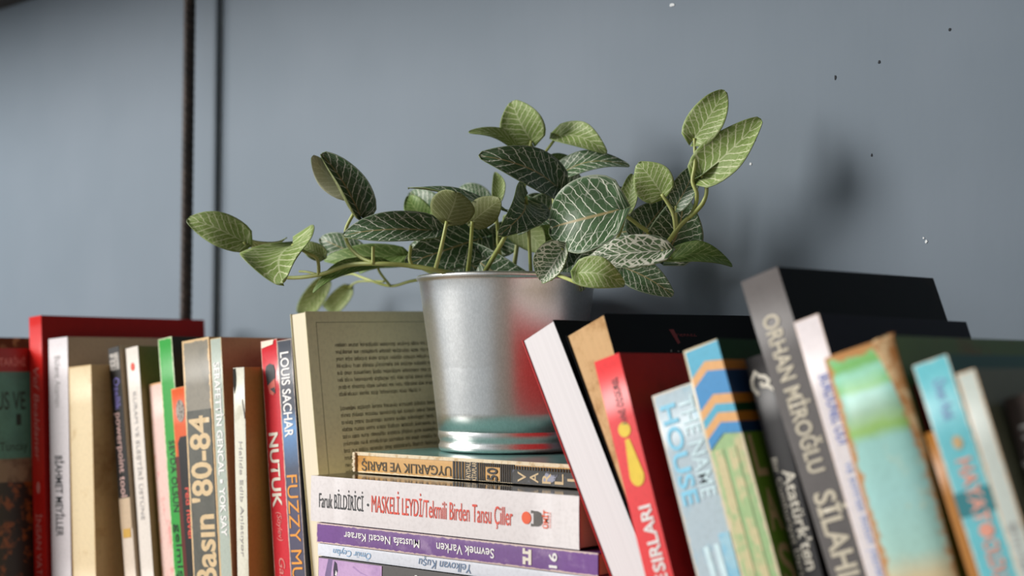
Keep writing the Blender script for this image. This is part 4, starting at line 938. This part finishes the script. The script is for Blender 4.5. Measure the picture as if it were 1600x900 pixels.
TOP = dict(
    dark=leaf_mat('dark_leaf', '22491a', '2f5a2a', 'eef0e0', 7.5, .072, .05, .34, .9, ribcol='a39468'),
    white=leaf_mat('white_veined_leaf', '3b5a30', '56744a', 'ecebdc', 8, .13, .11, .95, .8),
    light=leaf_mat('light_leaf', '758e40', '8aa25a', 'd2d8ae', 7.5, .12, .08, .4, .6, .5, .12),
    pale=None,
    mid=leaf_mat('mid_leaf', '55772f', '6d8a4a', 'a9b97c', 7.5, .09, .07, .4, .6, .5, .1))
BACK = dict(
    dark=leaf_mat('dark_leaf_underside', '6c7444', '787f50', '9ca078', 7.5, .09, .06, .3, .8, .6, .12),
    white=leaf_mat('white_leaf_underside', '8b9468', '98a078', 'bfc2a2', 9, .1, .08, .4, .7, .6, .12),
    light=leaf_mat('light_leaf_underside', '8aa056', '9cae6c', 'c6cda2', 7.5, .1, .07, .3, .6, .6, .15),
    pale=leaf_mat('pale_leaf_underside', 'bcbe9c', 'c6c8aa', 'dedec8', 7.5, .09, .06, .3, .8, .6, .12),
    mid=leaf_mat('mid_leaf_underside', '75864a', '828f5a', 'a3ac7c', 7.5, .1, .07, .3, .6, .6, .12))
TOP['pale'] = TOP['dark']
RIM = flat('leaf_rim', '6b7f45', .5)

def half_width(u):
    """ovate, heart-based outline: 0..1 -> 0..1"""
    return min(1., (math.sin(math.pi * min(1, u ** .62 * .985)) ** .66)) if 0 < u < 1 else 0.
def leaf(kind, base, tip, nrm, hw, fold, bend, twist, seed):
    rnd = random.Random(seed)
    B_, T_, N = Vector(base), Vector(tip), Vector(nrm)
    ax = T_ - B_; L = ax.length; ax.normalize()
    N = (N - ax * N.dot(ax)).normalized()
    nu, nv = 20, 14
    wav, ph = rnd.uniform(.05, .09), rnd.uniform(0, 6)
    side_bend = rnd.uniform(-.09, .09)
    top, uvs = [], []
    for i in range(nu + 1):
        u = 1 - (1 - i / nu) ** 1.5
        hwid = hw * half_width(u) + hw * .004
        ang = twist * u ** 1.3
        n = Matrix.Rotation(ang, 3, ax) @ N
        lat = n.cross(ax)
        ctr = B_ + ax * (L * u) + n * (L * bend * math.sin(math.pi * u)) + lat * (L * side_bend * math.sin(math.pi * u))
        if u > .75: ctr -= n * L * .25 * bend * ((u - .75) / .25) ** 2
        for j in range(nv + 1):
            v = 2 * j / nv - 1
            a = abs(v)
            x = v * hwid * math.cos(fold * a * 1.1)
            z = hwid * math.sin(fold * a * 1.1) * a * .9
            z += hw * wav * math.sin(7 * u + ph + 2 * v) * a * a
            lobe = -.16 * L * a * a * max(0, 1 - u / .35) ** 1.2 * (1 if u < .35 else 0)
            p = ctr + lat * x + n * (-z if fold < 0 else z) + ax * lobe
            top.append(p); uvs.append((u, v))
    m = nv + 1
    faces = [(i * m + j, i * m + j + 1, (i + 1) * m + j + 1, (i + 1) * m + j) for i in range(nu) for j in range(nv)]
    me = bpy.data.meshes.new('leaf')
    # normals per vertex for the thin second skin
    tmp = bpy.data.meshes.new('t'); tmp.from_pydata(top, [], faces); tmp.update()
    fn = Vector((0, 0, 0))
    for p in tmp.polygons: fn += p.normal
    sgn = 1 if fn.dot(N) > 0 else -1
    nm = [v.normal.copy() * sgn for v in tmp.vertices]
    bpy.data.meshes.remove(tmp)
    if sgn < 0: faces = [f[::-1] for f in faces]
    th = .00035
    low = [p - q * th for p, q in zip(top, nm)]
    nt_ = len(top)
    fs = list(faces) + [tuple(nt_ + k for k in f[::-1]) for f in faces]
    ring = [i for i in range(m)] + [i * m + nv for i in range(1, nu + 1)] + [nu * m + j for j in range(nv - 1, -1, -1)] + [i * m for i in range(nu - 1, 0, -1)]
    nr = len(ring)
    fs += [(ring[k], ring[(k + 1) % nr], nt_ + ring[(k + 1) % nr], nt_ + ring[k]) for k in range(nr)]
    me.from_pydata([tuple(p) for p in top + low], [], fs)
    me.update()
    lay = me.uv_layers.new(name='leaf')
    for lp in me.loops: lay.data[lp.index].uv = uvs[lp.vertex_index % nt_]
    nf = len(faces)
    for k, p in enumerate(me.polygons):
        p.material_index = 0 if k < nf else 1 if k < 2 * nf else 2
        p.use_smooth = k < 2 * nf
    o = link('leaf', me, [TOP[kind], BACK[kind], RIM])
    return under(o)
def stem_mat():
    t = NT('stem_green')
    t.set(**{'Base Color': t.ramp(t.noise(t.coords('Object'), 40, 3), [(.3, rgb('a0aa58')), (.7, rgb('b9c07c'))]), 'Roughness': .45})
    return t.m
STEM = stem_mat()
for i, l in enumerate(LEAVES): leaf(*l, i)
for pts, r0, r1 in STEMS: under(tube('stem', pts, r0, r1, STEM))
